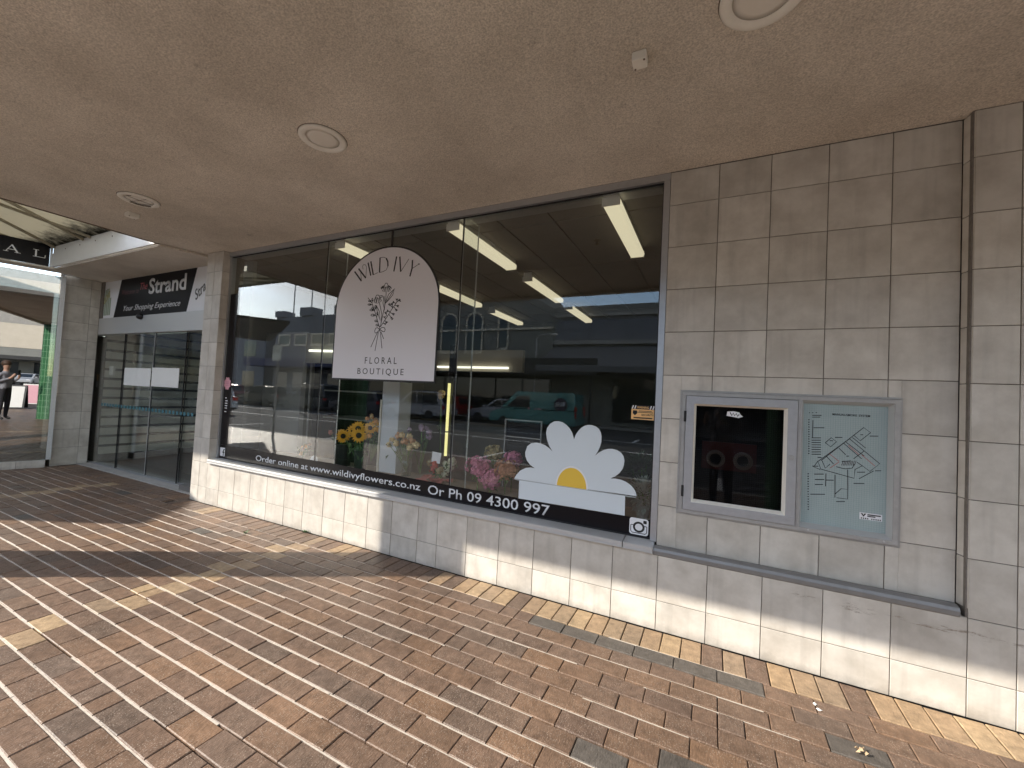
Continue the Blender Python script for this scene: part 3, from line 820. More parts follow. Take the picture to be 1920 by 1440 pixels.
# soldier course at the entrance and the left shop
x = -9.62
while x < -6.1:
    BR.append((x, -.075 + .009, .1105, .229, 'brick')); x += .1163
row = 0
y = -.315 - PY / 2
while y > KERB_Y:
    n0 = int(-16 / PX)
    for n in range(n0, int(6 / PX)):
        cx = n * PX + (row % 2) * PX / 2 + .05
        if rb.random() < .025:      # now and then a pair of half bats
            h = (BL - .005) / 2
            t = tone(cx, y)
            BR.append((cx - h / 2 - .0025, y, h, BW, t)); BR.append((cx + h / 2 + .0025, y, h, BW, tone(cx + .01, y)))
        else:
            BR.append((cx, y, BL, BW, tone(cx, y)))
    y -= PY; row += 1
for yy in (-.2415,):
    for n in range(int(-16 / PX), int(-6.15 / PX)):
        cx = n * PX + .05
        if cx < -6.14: BR.append((cx, -.2535, BL, BW, tone(cx, yy)))
def screen(p):
    d = Vector(p) - CAM
    z = d.dot(FX)
    if z < .1:
        return None
    return (960 + 770.94 * d.dot(RX) / z, 720 - 770.94 * d.dot(UX) / z)
def shown_area(q):
    cx, cy, w, d, t = q
    s = [screen((cx + a * w / 2, cy + e * d / 2, 0)) for a, e in ((-1, -1), (1, -1), (1, 1), (-1, 1))]
    if any(p is None for p in s): return 0
    if not any(-10 < p[0] < 1930 and -10 < p[1] < 1450 for p in s): return 0
    A = 0
    for i in range(4):
        A += s[i][0] * s[(i + 1) % 4][1] - s[(i + 1) % 4][0] * s[i][1]
    return abs(A) / 2
BR.sort(key=lambda q: -shown_area(q))
cache = {}
def brick_object(q):
    cx, cy, w, d, t = q
    key = (round(w, 4), round(d, 4), t)
    if key not in cache:
        bb = MB(); bb.add(*brick_verts(w, d)); me = bb.mesh('brick'); me.materials.append(M[t]); cache[key] = me
    o = bpy.data.objects.new('brick', cache[key])
    COL.objects.link(o); o.parent = pave
    o.location = (cx, cy, rb.uniform(-.0018, .0018))
    o.rotation_euler = (rb.gauss(0, .007), rb.gauss(0, .005), rb.gauss(0, .004))
for q in BR[:300]:
    brick_object(q)
rest = MB()
for q in BR[300:]:
    cx, cy, w, d, t = q
    rest.cur = {'brick': 0, 'tan': 1, 'greyb': 2}[t]
    vs, fs = brick_verts(w, d)
    a = rb.gauss(0, .004); tx, ty = rb.gauss(0, .007), rb.gauss(0, .005); z0 = rb.uniform(-.0018, .0018)
    rest.add([(cx + vx * math.cos(a) - vy * math.sin(a), cy + vx * math.sin(a) + vy * math.cos(a), vz + z0 + vy * tx - vx * ty) for vx, vy, vz in vs], fs)
me_off = rest.mesh('brick_field')
for m in (M['brick_i'], M['tan_i'], M['greyb']):
    me_off.materials.append(m)
me_off.polygons.foreach_set('material_index', rest.mi)
o = bpy.data.objects.new('brick_field', me_off); COL.objects.link(o); o.parent = pave; o['kind'] = 'stuff'
# pale fill of the long joints, standing in for sun glare on brick edges
b = MB()
r = 0
y = -.315
while y > KERB_Y + .1:
    x = -16.0
    while x < 6:
        w = rb.uniform(.35, .9)
        keep = .93 if x < -2.0 else (.75 if x < -.9 else .32)
        if rb.random() < keep:
            hw = rb.uniform(.0034, .0054) if x < -1.6 else rb.uniform(.0030, .0048)
            b.box(x, x + w, y - hw, y + hw, -.012, -.0042 + rb.uniform(-.001, .0025))
        x += w
    y -= PY
b.build('joint_glare_fill', M['glare_fill'], pave, kind='stuff')

# ================================================================== SHOP BUILDING
CEIL = 3.151
PL = -.0745
shop = thing('shop_building', 'florist shop front clad in square cream tiles round a wide three pane window', 'shop', (-2.5, 0, 0))
RZ = [.535] + [.2095 + .3 * k for k in range(2, 10)] + [3.148]
RXs = [-.452, -.1412, .1588, .4588, .7588, 1.0515]
CABH = (-.331, .818, .778, 1.608)
tiles(shop, RXs, RZ, (0, 0, 0), holes=[CABH])
FZ = [0, .195, .499]
tiles(shop, [-2.4409 - .3 * k for k in range(11, 0, -1)] + [-2.4409, -2.2305] + [-2.2305 + .3 * k for k in range(1, 12)], FZ, (0, PL, 0), holes=[(-9, -5.70, -1, 1)])
FZp = [0, .195] + [.195 + .3 * k for k in range(1, 10)] + [3.148]
tiles(shop, [1.0695, 1.246, 1.546, 1.846, 2.146], FZp, (0, PL, 0))
tiles(shop, [-6.045, -5.872, -5.70], FZp, (0, PL, 0))
# return faces: left side of the right-hand pier, right side of the left-hand pier, outer side of the left-hand pier
tiles(shop, [0, .073], [.54] + FZp[3:], (1.0505, -.0005, 0), rotz=-math.pi / 2 * .84)
tiles(shop, [0, .125], FZp[2:], (-5.70, PL + .001, 0), rotz=math.pi / 2)
tiles(shop, [0, .26], FZp, (-6.046, .186, 0), rotz=-math.pi / 2)
b = MB()
b.box(-.452, 1.052, .007, .30, 0, .778)
b.box(-.452, 1.052, .007, .30, 1.608, 3.30)
b.box(-.452, -.331, .007, .30, .778, 1.608)
b.box(.818, 1.052, .007, .30, .778, 1.608)
b.box(-.331, .818, .16, .30, .778, 1.608)
b.box(1.062, 6, PL + .007, .30, 0, 3.30)
b.box(-5.706, 1.062, PL + .007, .0065, 0, .494)
b.box(-5.70, -.452, .0065, .060, 0, .50)
b.box(-6.039, -5.707, PL + .007, .19, 0, 3.30)
b.box(-5.70, -.452, .0, .28, 3.149, 3.30)
b.box(-6.05, 6, .28, .32, 3.16, 7.5)
b.build('wall', M['grout'], shop)
# ledge over the plinth, rail and window sill
b = MB()
b.prism([(-.452, PL + .002, .4995), (-.452, 0, .530), (-.452, .006, .530), (-.452, .006, .495), (-.452, PL + .002, .495)], (1.50, 0, 0))
b.build('ledge', M['alu_grey'], shop)
b = MB()
rp = [(-.462, -.072, .488), (-.462, -.084, .500), (-.462, -.086, .522), (-.462, -.078, .538), (-.462, -.050, .546), (-.462, -.012, .541), (-.462, -.012, .505), (-.462, -.055, .500)]
b.prism(rp, (1.50, 0, 0))
b.build('rail', M['rail'], shop)
for x0, x1 in ((-5.675, -3.158), (-3.152, -.666), (-.66, -.464)):
    b = MB()
    b.prism([(x0, -.070, .4995), (x0, -.098, .503), (x0, -.100, .540), (x0, -.094, .546), (x0, .030, .556), (x0, .030, .502)], (x1 - x0, 0, 0))
    b.prism([(x0, -.104, .505), (x0, -.1005, .505), (x0, -.1005, .513), (x0, -.104, .513)], (x1 - x0, 0, 0))
    b.build('window_sill', M['alu_light'], shop)
# window frame
win = bpy.data.objects.new('window', None); COL.objects.link(win); win.parent = shop
win.location = Vector((0, 0, 0)) - Vector(shop.location)
def sub(mb, name, mat, **k):
    o = mb.build(name, mat, shop, **k)
    o.parent = win
    o.location = Vector(shop.location)
    return o
b = MB()
b.box(-5.70, -.452, .000, .075, 3.098, 3.149)           # head
b.box(-.495, -.453, .000, .075, .557, 3.097)            # right jamb
b.box(-5.699, -5.672, .012, .075, .557, 3.097)          # left jamb
sub(b, 'frame', M['alu'])
b = MB()
b.box(-5.671, -.496, .0255, .031, 3.086, 3.097)
b.box(-.5035, -.4955, .0255, .031, .560, 3.085)
b.box(-5.671, -.496, .0255, .031, .556, .566)
sub(b, 'gasket', M['gasket'])
for x0, x1 in ((-5.668, -3.952), (-3.946, -2.210), (-2.204, -.497)):
    b = MB(); b.box(x0, x1, .033, .043, .560, 3.092)
    sub(b, 'pane', M['glass'])
for x in (-3.949, -2.207):
    b = MB(); b.box(x - .0025, x + .0025, .034, .044, .56, 3.09)
    sub(b, 'silicone_joint', M['gasket'])
    b = MB(); b.box(x - .006, x + .006, .050, .300, .62, 3.12)
    sub(b, 'glass_fin', M['glass_fin'])
    b = MB(); b.box(x - .0065, x + .0065, .3005, .303, .62, 3.12); b.box(x - .0065, x + .0065, .0455, .0495, .62, 3.12)
    sub(b, 'fin_edge', M['alu_light'])
# interior room of the shop
b = MB()
b.box(-6.62, 1.6, .076, 5.2, 0, .08)
b.build('shop_floor', M['floorint'], shop)
b = MB()
b.box(-6.70, -6.62, .33, 5.2, .0, 3.3)
b.box(1.6, 1.68, .33, 5.2, 0, 3.3)
b.box(-6.62, -5.71, .31, .36, 0, 3.3)
b.box(-.45, 1.6, .31, .36, 0, 3.3)
b.build('side_wall', M['wallint'], shop)
b = MB(); b.box(-6.7, 1.68, 5.2, 5.3, 0, 3.3)
b.build('back_wall', M['wallgreen'], shop)
b = MB(); b.box(-5.70, -.452, .0755, .235, 3.121, 3.148)
b.build('head_lining', M['alu_grey'], shop)
b = MB()
b.box(-6.62, 1.6, .24, 5.2, 3.165, 3.28)
b.build('ceiling_backing', M['tbar'], shop)
cm_cache = None
x = -6.6
while x < 1.5:
    y = -.76
    while y < 5.1:
        ya = max(y, .24)
        w, d = min(.51, 1.58 - x) - .02, min(y + 1.26, 5.19) - ya - .02
        if w > .05 and d > .05:
            o = None
            bb = MB(); bb.box(x + .01, x + .01 + w, ya + .01, ya + .01 + d, 3.150, 3.164)
            bb.build('ceiling_tile', M['ceilint'], shop)
        y += 1.26
    x += .51
# window display platform and a dim counter at the back of the shop
b = MB(); b.box(-5.66, -.50, .085, .60, .081, .62)
b.build('display_platform', M['platform'], shop)

# ================================================================== CANOPY OVER THE FOOTPATH
can = thing('canopy', 'deep concrete canopy with rough sprayed plaster underside over the footpath', 'canopy', (-2, -1.4, 3.15))
b = MB()
b.add([(-6.33, -2.85, CEIL), (7, -2.85, CEIL), (7, -.0005, CEIL), (-6.20, -.0005, CEIL), (-6.27, -.45, CEIL),
       (-6.33, -2.85, 3.45), (7, -2.85, 3.45), (7, -.0005, 3.45), (-6.20, -.0005, 3.45), (-6.27, -.45, 3.45)],
      [(0, 4, 3, 2, 1), (5, 6, 7, 8, 9), (0, 1, 6, 5), (1, 2, 7, 6), (2, 3, 8, 7), (3, 4, 9, 8), (4, 0, 5, 9)])
b.build('soffit', M['soffit'], can)
b = MB(); b.box(-6.33, 7, -2.95, -2.851, 3.10, 3.75)
b.build('fascia', M['cream'], can)
b = MB(); b.tube([(-6.334, -2.8, 3.148), (-6.272, -.45, 3.148), (-6.205, -.02, 3.148)], .008, 6)
b.build('edge_strip', M['dirt'], can)

def column(loc, lab):
    c = thing('column', lab, 'column', loc, 'green tiled columns')
    m = MB(); m.lathe((loc[0], loc[1], 0), [(.255, 0), (.255, 3.1)], 32)
    o = m.build('shaft', M['greentile'], c, smooth=False)
    uv = o.data.uv_layers.new(name='UVMap')
    for p in o.data.polygons:
        for li in p.loop_indices:
            v = o.data.vertices[o.data.loops[li].vertex_index].co
            uv.data[li].uv = ((math.atan2(v.y, v.x) % (2 * math.pi)) * .255, v.z)
        us = [uv.data[li].uv[0] for li in p.loop_indices]
        if max(us) - min(us) > .8:
            for li in p.loop_indices:
                if uv.data[li].uv[0] < .8: uv.data[li].uv[0] += 2 * math.pi * .255
    m = MB(); m.lathe((loc[0], loc[1], 0), [(.27, 3.1), (.27, 3.149)], 32)
    m.build('capital', M['cream'], c)
    return c
column((-6.28, -2.60, 0), 'green tiled column at the left corner of the canopy')
column((.70, -2.62, 0), 'green tiled column under the canopy beside the viewpoint')
b = MB(); b.box(8.0, 8.3, -7.5, -3.2, 2.55, 3.6); b.build('end_fascia', M['cream'], can)
b = MB(); b.box(8.0, 8.3, -8.5, -2.96, 3.605, 10); b.build('end_wall', M['concrete'], can)  # grey upper fascia, carried up to keep bright sky out of the left window

# recessed lights and junction boxes under the canopy
def downlight(x, y, r, lab, broken=False):
    t = thing('downlight', lab, 'ceiling light', (x, y, CEIL), 'round downlights in the canopy')
    m = MB()
    m.lathe((x, y, 0), [(r * .70, CEIL - .006), (r * .74, CEIL - .014), (r * .93, CEIL - .018), (r, CEIL - .010), (r * 1.0, CEIL - .0005)], 48)
    m.build('trim_ring', M['offwhite'], t, smooth=True)
    m = MB()
    m.lathe((x, y, 0), [(0.0001, CEIL - .0105), (r * .5, CEIL - .010), (r * .705, CEIL - .0065)], 40)
    m.build('diffuser', M['diffuser_off'], t, smooth=True)
    m = MB()
    m.lathe((x, y, 0), [(r * 1.0, CEIL - .0012), (r * 1.03, CEIL - .0012), (r * 1.03, CEIL - .0004)], 48)
    m.build('grime_ring', M['dirt'], t)
    if broken:
        m = MB()
        m.tube([(x - r * .66, y - .02, CEIL - .014), (x + r * .66, y + .01, CEIL - .014)], .0016, 5)
        m.tube([(x + .02, y - r * .66, CEIL - .014), (x + .01, y + r * .66, CEIL - .014)], .0016, 5)
        m.tube([(x + r * .4, y - r * .55, CEIL - .015), (x + r * .5, y - r * .75, CEIL - .03), (x + r * .42, y - r * .8, CEIL - .035)], .003, 5)
        m.build('guard_wire', M['dirt'], t)
        m = MB()
        for k in range(9):
            a = 2.0 + k * .16
            m.blob((x + r * .74 * math.cos(a), y + r * .74 * math.sin(a), CEIL - .016), .012, .012, .004, 6, 4, .3)
        m.build('dirt_patch', M['dirt'], t)
downlight(-.005, -1.215, .158, 'round white downlight at the top edge of the picture, nearest the viewer')
downlight(-2.512, -1.220, .148, 'round white downlight above the middle of the shop window')
downlight(-4.962, -1.216, .150, 'round downlight with a bent wire guard nearest the entrance', True)
def jbox(x, y, lab, s=.033):
    t = thing('junction_box', lab, 'junction box', (x, y, CEIL), 'small boxes screwed to the canopy underside')
    m = MB(); m.box(x - s, x + s, y - s, y + s, CEIL - .045, CEIL - .0005); m.build('box', M['offwhite'], t, bevel=.006)
    m = MB()
    for a, e in ((-1, 1), (1, -1)):
        m.lathe((x + a * s * .72, y + e * s * .72, 0), [(.005, CEIL - .0475), (.005, CEIL - .0440)], 8)
    m.build('screw', M['dirt'], t)
jbox(-.497, -1.10, 'small cream junction box beside the nearest downlight')
jbox(-5.43, -1.085, 'small grimy junction box beside the wire guarded downlight', .045)

# ================================================================== ENTRANCE BETWEEN THE TWO SHOPS
ent = thing('entrance', 'recessed arcade entrance with frameless glass sliding doors', 'entrance', (-8, .2, 0))
b = MB(); b.box(-10.10, -6.05, .165, .33, 2.21, 2.488)
b.build('door_header', M['alu_light'], ent, bevel=.004)
b = MB(); b.box(-9.72, -6.05, .04, .34, -.02, .012)
b.build('threshold', M['concrete'], ent)
b = MB(); b.box(-9.70, -6.06, .245, .262, .0125, .020); b.box(-9.70, -6.06, .190, .2, .0125, .018)
b.build('floor_track', M['alu'], ent)
for x0, x1, yy in ((-9.86, -8.80, .205), (-8.79, -7.875, .215), (-7.865, -6.98, .215), (-7.00, -6.06, .245)):
    d = bpy.data.objects.new('door_leaf', None); COL.objects.link(d); d.parent = ent
    d.location = -Vector(ent.location)
    def dsub(m, name, mat):
        o = m.build(name, mat, ent); o.parent = d; o.location = Vector(ent.location); return o
    m = MB(); m.box(x0 + .012, x1 - .012, yy - .005, yy + .005, .03, 2.205); dsub(m, 'door_glass', M['glass_door'])
    for xa, lit in ((x0, False), (x1 - .0115, x0 == -8.79)):
        m = MB(); m.box(xa, xa + (.0115 if lit else .006), yy - .007, yy + .007, .022, 2.207); dsub(m, 'stile', M['alu_light'] if lit else M['gasket'])
    m = MB(); m.box(x0 + .012, x1 - .012, yy - .010, yy + .010, .022, .0295); dsub(m, 'bottom_rail', M['alu'])
b = MB(); b.box(-8.72, -7.89, .193, .1985, 1.375, 1.655)
b.build('notice_panel', M['white'], ent)
b = MB(); b.box(-7.85, -7.09, .193, .1985, 1.385, 1.670)
b.build('notice_panel', M['white'], ent)
b = MB()
x = -9.45
while x < -6.7:
    b.box(x, x + .055, .1975, .1990, 1.000, 1.048); x += .098
b.build('glass_marker', pbr('teal_marker', (.05, .17, .21), .5), ent, kind='stuff')
b = MB(); b.box(-9.775, -9.762, .10, .175, 1.42, 1.53)
b.build('warning_sticker', M['orangev'], ent)
b = MB(); b.box(-9.775, -9.762, .10, .175, 1.30, 1.41)
b.build('notice_sticker', M['white'], ent)
b = MB(); b.box(-9.47, -9.33, .27, .30, 1.52, 1.68)
b.build('call_box', M['offwhite'], ent)
b = MB(); b.lathe((-8.23, .150, 2.465), [(.0001, -.05), (.045, -.045), (.05, 0), (.03, .04), (.0001, .045)], 14, axis='x')
b.build('door_sensor', M['black'], ent, smooth=True)
# arcade behind the doors
b = MB(); b.box(-9.9, -6.05, .34, 9, -.06, .0); b.build('arcade_floor', M['floorint'], ent)
b = MB(); b.box(-9.9, -6.05, .335, 9, 3.2, 3.25); b.build('arcade_ceiling', M['wallint'], ent)
b = MB(); b.box(-6.80, -6.705, .34, 9, 0, 3.2); b.box(-9.9, -6.7, 9, 9.1, 0, 3.2); b.box(-9.95, -9.86, .345, 9, 0, 3.2); b.build('arcade_wall', M['blackmatt'], ent)
for k in range(18):
    z = .12 + k * .17
    m = MB(); m.box(-9.855, -9.835, .345, 8.9, z, z + .125); m.build('wall_board', M['slat'], ent)

# fascia sign over the doors
sg = thing('entrance_sign', 'black and white sign above the entrance doors with bold white lettering', 'sign', (-8, .19, 2.49))
b = MB(); b.box(-9.86, -6.06, .186, .22, 2.489, 3.119); b.build('sign_board', M['vinyl_white'], sg)
b = MB(); b.prism([(-9.235, .1855, 2.491), (-7.005, .1855, 2.491), (-6.80, .1855, 3.117), (-9.045, .1855, 3.117)], (0, -.0015, 0)); b.build('sign_panel', M['sign_black'], sg)
XD, ZD = (1, 0, 0), (0, 0, 1)
text('sign_lettering', 'Strand', M['vinyl_white'], sg, (-8.13, .1837, 2.815), XD, ZD, width=1.07, height=.25, bold=.022)
text('sign_lettering', 'The', pbr('sign_red', (.42, .05, .07), .5), sg, (-8.40, .1837, 2.905), XD, ZD, width=.22, height=.11, shear=.35)
text('sign_lettering', 'Welcome to', pbr('sign_dark_red', (.10, .012, .02), .5), sg, (-9.0, .1837, 2.86), XD, ZD, width=.56, height=.08, shear=.35)
text('sign_lettering', 'Your Shopping Experience', M['vinyl_white'], sg, (-8.90, .1837, 2.560), XD, ZD, width=1.72, height=.115, shear=.38, bold=.004)
b = MB()
for x0, h in ((-9.66, .36), (-9.60, .44), (-9.54, .46), (-9.48, .42), (-9.42, .30)):
    b.box(x0, x0 + .045, .1840, .1858, 2.54, 2.54 + h)
b.build('sign_emblem', pbr('sage_green', (.30, .36, .27), .5), sg)
text('sign_lettering', 'Strand', pbr('olive_gold', (.40, .36, .16), .5), sg, (-9.80, .1825, 2.62), (.85, 0, .52), (-.52, 0, .85), width=.50, height=.15, shear=.35, bold=.012)
text('sign_lettering', 'Strand', M['greyink'], sg, (-6.78, .1837, 2.64), (.85, 0, .52), (-.52, 0, .85), width=.50, height=.15, shear=.35, bold=.012)

# ================================================================== NEIGHBOURING SHOP ON THE LEFT
TH = math.radians(14)
ALONG = Vector((-math.sin(TH), -math.cos(TH), 0)); OUT = Vector((math.cos(TH), -math.sin(TH), 0))
nb = thing('neighbouring_shop', 'shop at the left with mirror tinted window and cream tiled corner pier', 'shop', (-10, -.5, 0))
PZ = [0, .294, .594, .884, 1.18, 1.474, 1.770, 2.070, 2.37, 2.67, 2.97, 3.118]
tiles(nb, [-.285, .038, .163], PZ, (-9.70, 0, 0), rotz=math.pi / 2)
b = MB(); b.box(-9.90, -9.707, -.28, .165, 0, 3.6); b.box(-9.90, -9.62, .1655, .34, 2.49, 3.2); b.box(-9.98, -9.865, .176, .34, 0, 2.20); b.build('pier', M['grout'], nb)
P0 = Vector((-9.63, -.292, 0))
def along(s, o=0.0, z=0.0):
    return P0 + ALONG * s + OUT * o + Vector((0, 0, z))
b = MB(); b.frame(along(0, -.06, .126), ALONG, -OUT * -1, (0, 0, 1), .055, .07, 2.95); b.build('window_post', M['alu'], nb)
b = MB(); b.frame(along(.056, -.02, .126), ALONG, OUT, (0, 0, 1), 1.9, .02, 2.94); b.build('window_pane', M['glass_mirror'], nb)
b = MB(); b.frame(along(0.056, -.3, .0), ALONG, OUT, (0, 0, 1), 1.9, .293, .118); b.build('plinth', M['grout'], nb)
rot = math.atan2(-ALONG.y, -ALONG.x)
q = along(1.956)
tiles(nb, [1.9 - .3 * k for k in range(6, 0, -1)] + [1.9], [0, .122], (q.x, q.y, 0), rotz=rot)
b = MB(); b.frame(along(.056, -2.5, 0), ALONG, OUT, (0, 0, 1), 1.9, .05, 3.1); b.build('shop_back_wall', M['blackmatt'], nb)
# soffit, fascia boxes and milky roof over the entrance recess
b = MB(); b.prism([(-6.06, .185, 3.1195), (-9.85, .185, 3.1195), tuple(along(-.05, 0, 3.1195)), tuple(along(1.95, -.05, 3.1195)), tuple(along(1.95, .25, 3.1195)), (-9.395, -.5, 3.1195), (-6.24, -.50, 3.1195)], (0, 0, .025)); b.build('soffit', M['soffit'], nb)
b = MB(); b.box(-9.40, -6.29, -.535, -.501, 3.145, 3.352); b.build('fascia', M['white'], nb)
b = MB(); b.box(-9.40, -6.29, -.525, -.505, 3.356, 3.465); b.build('fascia_cap', M['white'], nb)
b = MB()
for x in (-8.95, -8.45, -7.95, -7.45):
    b.lathe((x, -.526, 3.385), [(.010, 0), (.008, .004), (.0001, .005)], 8, axis='y')
b.build('fascia_screw', M['dirt'], nb)
RA, RB = Vector((-7.05, -.50, 3.469)), Vector((-7.05, -3.6, 4.185))
b = MB(); b.prism([RA, (-12.6, -.50, 3.469), (-12.6, -3.6, 4.185), RB], (0, 0, .008)); b.build('roof_sheet', M['sheet'], nb)  # sheet runs on out of view, sized to shade the left pier
b = MB()
for x0, x1 in ((-9.35, -7.9), (-8.1, -9.3), (-8.35, -7.5), (-10.6, -9.6), (-9.7, -10.7)):
    b.tube([(x0, -.53, 3.45), (x1, -3.6, 4.16)], .022, 6)
b.box(-12.6, -7.3, -3.68, -3.605, 4.14, 4.22)  # front beam out of view, placed for its shade line on the pier
b.build('roof_beam', M['mould'], nb)
b = MB(); b.box(-11.6, -6.3, .19, .3, 3.16, 6.5); b.build('upper_wall', M['cream'], nb)
b = MB(); b.prism([(-10.38, -4.10, 3.15), (-15.5, -6.95, 3.15), (-17, -2.0, 3.15), (-11.3, -2.55, 3.15), (-10.95, -3.2, 3.15)], (0, 0, .08)); b.build('street_canopy', M['darkmetal'], nb)

al = thing('black_fascia_sign', 'black fascia sign with white serif letters A and L at the left edge', 'sign', tuple(along(2, .29, 3.15)))
SO = Vector((-9.405, -.527, 0))
def sal(s, o=0.0, z=0.0):
    return SO + ALONG * s + OUT * o + Vector((0, 0, z))
b = MB(); b.frame(sal(.03, -.03, 3.150), ALONG, OUT, (0, 0, 1), 1.7, .03, .335); b.build('sign_board', M['vinyl_black'], al)
b = MB(); b.frame(sal(.0, -.03, 3.146), ALONG, OUT, (0, 0, 1), .028, .034, .35); b.build('end_cap', M['alu'], al)
# serif letters cut from strokes (s runs away from the corner, so letters are laid right to left)
def stroke(mb, pts, w):
    mb.ribbon(pts, w, -ALONG, (0, 0, 1), sal(0, .0005, 0), OUT * .003)
b = MB(); s0 = -.46; z0 = 3.262
stroke(b, [(s0, z0), (s0 + .058, z0 + .11)], .008); stroke(b, [(s0 + .054, z0 + .11), (s0 + .115, z0)], .018); stroke(b, [(s0 + .026, z0 + .038), (s0 + .092, z0 + .038)], .008)
stroke(b, [(s0 - .022, z0 + .003), (s0 + .028, z0 + .003)], .006); stroke(b, [(s0 + .085, z0 + .003), (s0 + .145, z0 + .003)], .006)
b.build('letter', M['vinyl_white'], al)
b = MB(); s0 = -.12
stroke(b, [(s0 - .05, z0), (s0 - .05, z0 + .11)], .018); stroke(b, [(s0 - .078, z0 + .107), (s0 - .022, z0 + .107)], .006); stroke(b, [(s0 - .078, z0 + .003), (s0 + .045, z0 + .003)], .007); stroke(b, [(s0 + .042, z0), (s0 + .045, z0 + .045)], .008)
b.build('letter', M['vinyl_white'], al)

# ================================================================== SIGNS AND LETTERING ON THE GLASS
XD, ZD = (1, 0, 0), (0, 0, 1)
GY = .0315            # on the outer face of the glass
DEC = (0, .0012, 0)
# hanging arch sign
hs = thing('arch_sign', 'white arch topped window sign with a black line drawing of a flower bunch', 'sign', (-3.09, .06, 1.6))
def arch(x0, x1, z0, zs, zt, n=40, p=2.0):
    cx, a = (x0 + x1) / 2, (x1 - x0) / 2
    pts = [(x0, z0), (x1, z0)]
    for i in range(n + 1):
        t = math.pi * i / n
        c, s = math.cos(t), math.sin(t)
        pts.append((cx + a * math.copysign(abs(c) ** (2 / p), c), zs + (zt - zs) * abs(s) ** (2 / p)))
    return pts
def plate(name, pts, mat, parent, y, th):
    m = MB(); m.prism([(q[0], y, q[1]) for q in pts], (0, th, 0))
    return m.build(name, mat, parent)
plate('sign_edge', arch(-3.768, -2.418, 1.592, 2.335, 2.938), M['ink'], hs, .0300, .0022)
plate('sign_face', arch(-3.752, -2.434, 1.608, 2.330, 2.922), M['signface'], hs, .0285, .0030)
b = MB(); b.box(-3.050, -3.024, .0300, .0322, 2.93, 3.085); b.build('hanger', M['ink'], hs)
SO_ = (-3.09, .0278, 1.6)
def strokes(name, lines, w, mat, parent, o, d=(0, .0012, 0)):
    m = MB()
    for l in lines:
        m.ribbon(l, w, XD, ZD, o, d)
    return m.build(name, mat, parent)
for l in SIGN_THICK: strokes('letter_stroke', [l], .0165, M['ink'], hs, SO_)
strokes('fine_lettering', SIGN_THIN, .0050, M['ink'], hs, SO_)
strokes('flower_drawing', SIGN_ART, .0072, M['ink'], hs, SO_)
text('lettering', 'FLORAL', M['ink'], hs, (-3.092, .0278, 1.762), XD, ZD, width=.415, height=.066, space=1.55, align='CENTER', gapk=2)
text('lettering', 'BOUTIQUE', M['ink'], hs, (-3.092, .0278, 1.645), XD, ZD, width=.60, height=.072, space=1.45, align='CENTER', gapk=2)

# lettering band along the foot of the window
bd = thing('window_lettering_band', 'black vinyl band along the foot of the window with white order online and phone lettering', 'window sign', (-3, .045, .56))
b = MB()
b.prism([(-5.668, GY, .561), (-.498, GY, .561), (-.498, GY, .690), (-1.26, GY, .682), (-3.5, GY, .712), (-5.668, GY, .722)], DEC)
b.build('vinyl_band', M['vinyl_black'], bd)
LY = GY - .0007
text('lettering', 'Order online at www.wildivyflowers.co.nz', M['vinyl_white'], bd, (-4.935, LY, .580), XD, ZD, width=2.42, height=.088, bold=.006)
text('lettering', 'Or Ph 09 4300 997', M['vinyl_white'], bd, (-2.43, LY, .585), XD, ZD, width=1.178, height=.084, bold=.006)
# black strip down the left edge
st = thing('black_window_strip', 'tall black vinyl strip down the left edge of the window', 'window sign', (-5.58, .045, .73))
b = MB(); b.box(-5.668, -5.515, GY, GY + .0012, .7235, 2.62); b.build('vinyl_strip', M['vinyl_black'], st)
b = MB()
for k, (z, w) in enumerate(((1.30, .03), (1.265, .05), (1.235, .05), (1.205, .05), (1.175, .05), (1.13, .04))):
    b.box(-5.625, -5.625 + w, LY, GY - .0001, z, z + .012)
b.build('opening_hours', M['vinyl_white'], st)
pf = thing('pink_flower_sticker', 'small pink flower sticker on the black strip at the window edge', 'sticker', (-5.60, .044, 1.42))
b = MB()
cx, cz = -5.605, 1.488
pts = []
for i in range(64):
    t = 2 * math.pi * i / 64
    r = .058 + .014 * abs(math.sin(4 * t))
    pts.append((cx + r * math.cos(t) * .95, LY, cz + r * math.sin(t) * 1.15))
b.prism(pts, (0, .0006, 0)); b.build('petals', M['pinkv'], pf)
b = MB()
for k in range(3):
    b.box(cx - .03, cx + .03, LY - .0006, LY - .0001, cz - .024 + k * .02, cz - .018 + k * .02)
b.build('lettering', pbr('deep_pink_ink', (.45, .14, .22), .5), pf)

def rrect(x0, x1, z0, z1, r, n=6):
    P = []
    for cx_, cz_, a0 in ((x1 - r, z1 - r, 0), (x0 + r, z1 - r, 90), (x0 + r, z0 + r, 180), (x1 - r, z0 + r, 270)):
        for i in range(n + 1):
            a = math.radians(a0 + 90 * i / n)
            P.append((cx_ + r * math.cos(a), cz_ + r * math.sin(a)))
    return P
fb = thing('square_letter_sticker', 'white square sticker with a black letter f at the bottom left of the window', 'sticker', (-5.61, .044, .59))
plate('sticker_square', rrect(-5.655, -5.553, .582, .688, .008), M['vinyl_white'], fb, LY, .0006)
b = MB()
f_o = (-5.60, LY - .0007, .585)
b.ribbon([(.018, -.001), (.018, .062), (.021, .074), (.030, .080), (.041, .080)], .017, XD, ZD, f_o, (0, .0006, 0))
b.ribbon([(.001, .047), (.039, .047)], .015, XD, ZD, f_o, (0, .0005, 0))
b.build('letter_f', M['ink'], fb)
ig = thing('camera_icon_sticker', 'white rounded camera icon sticker at the bottom right of the window', 'sticker', (-.577, .044, .56))
plate('icon_body', rrect(-.642, -.512, .572, .688, .018), M['vinyl_white'], ig, LY, .0006)
b = MB()
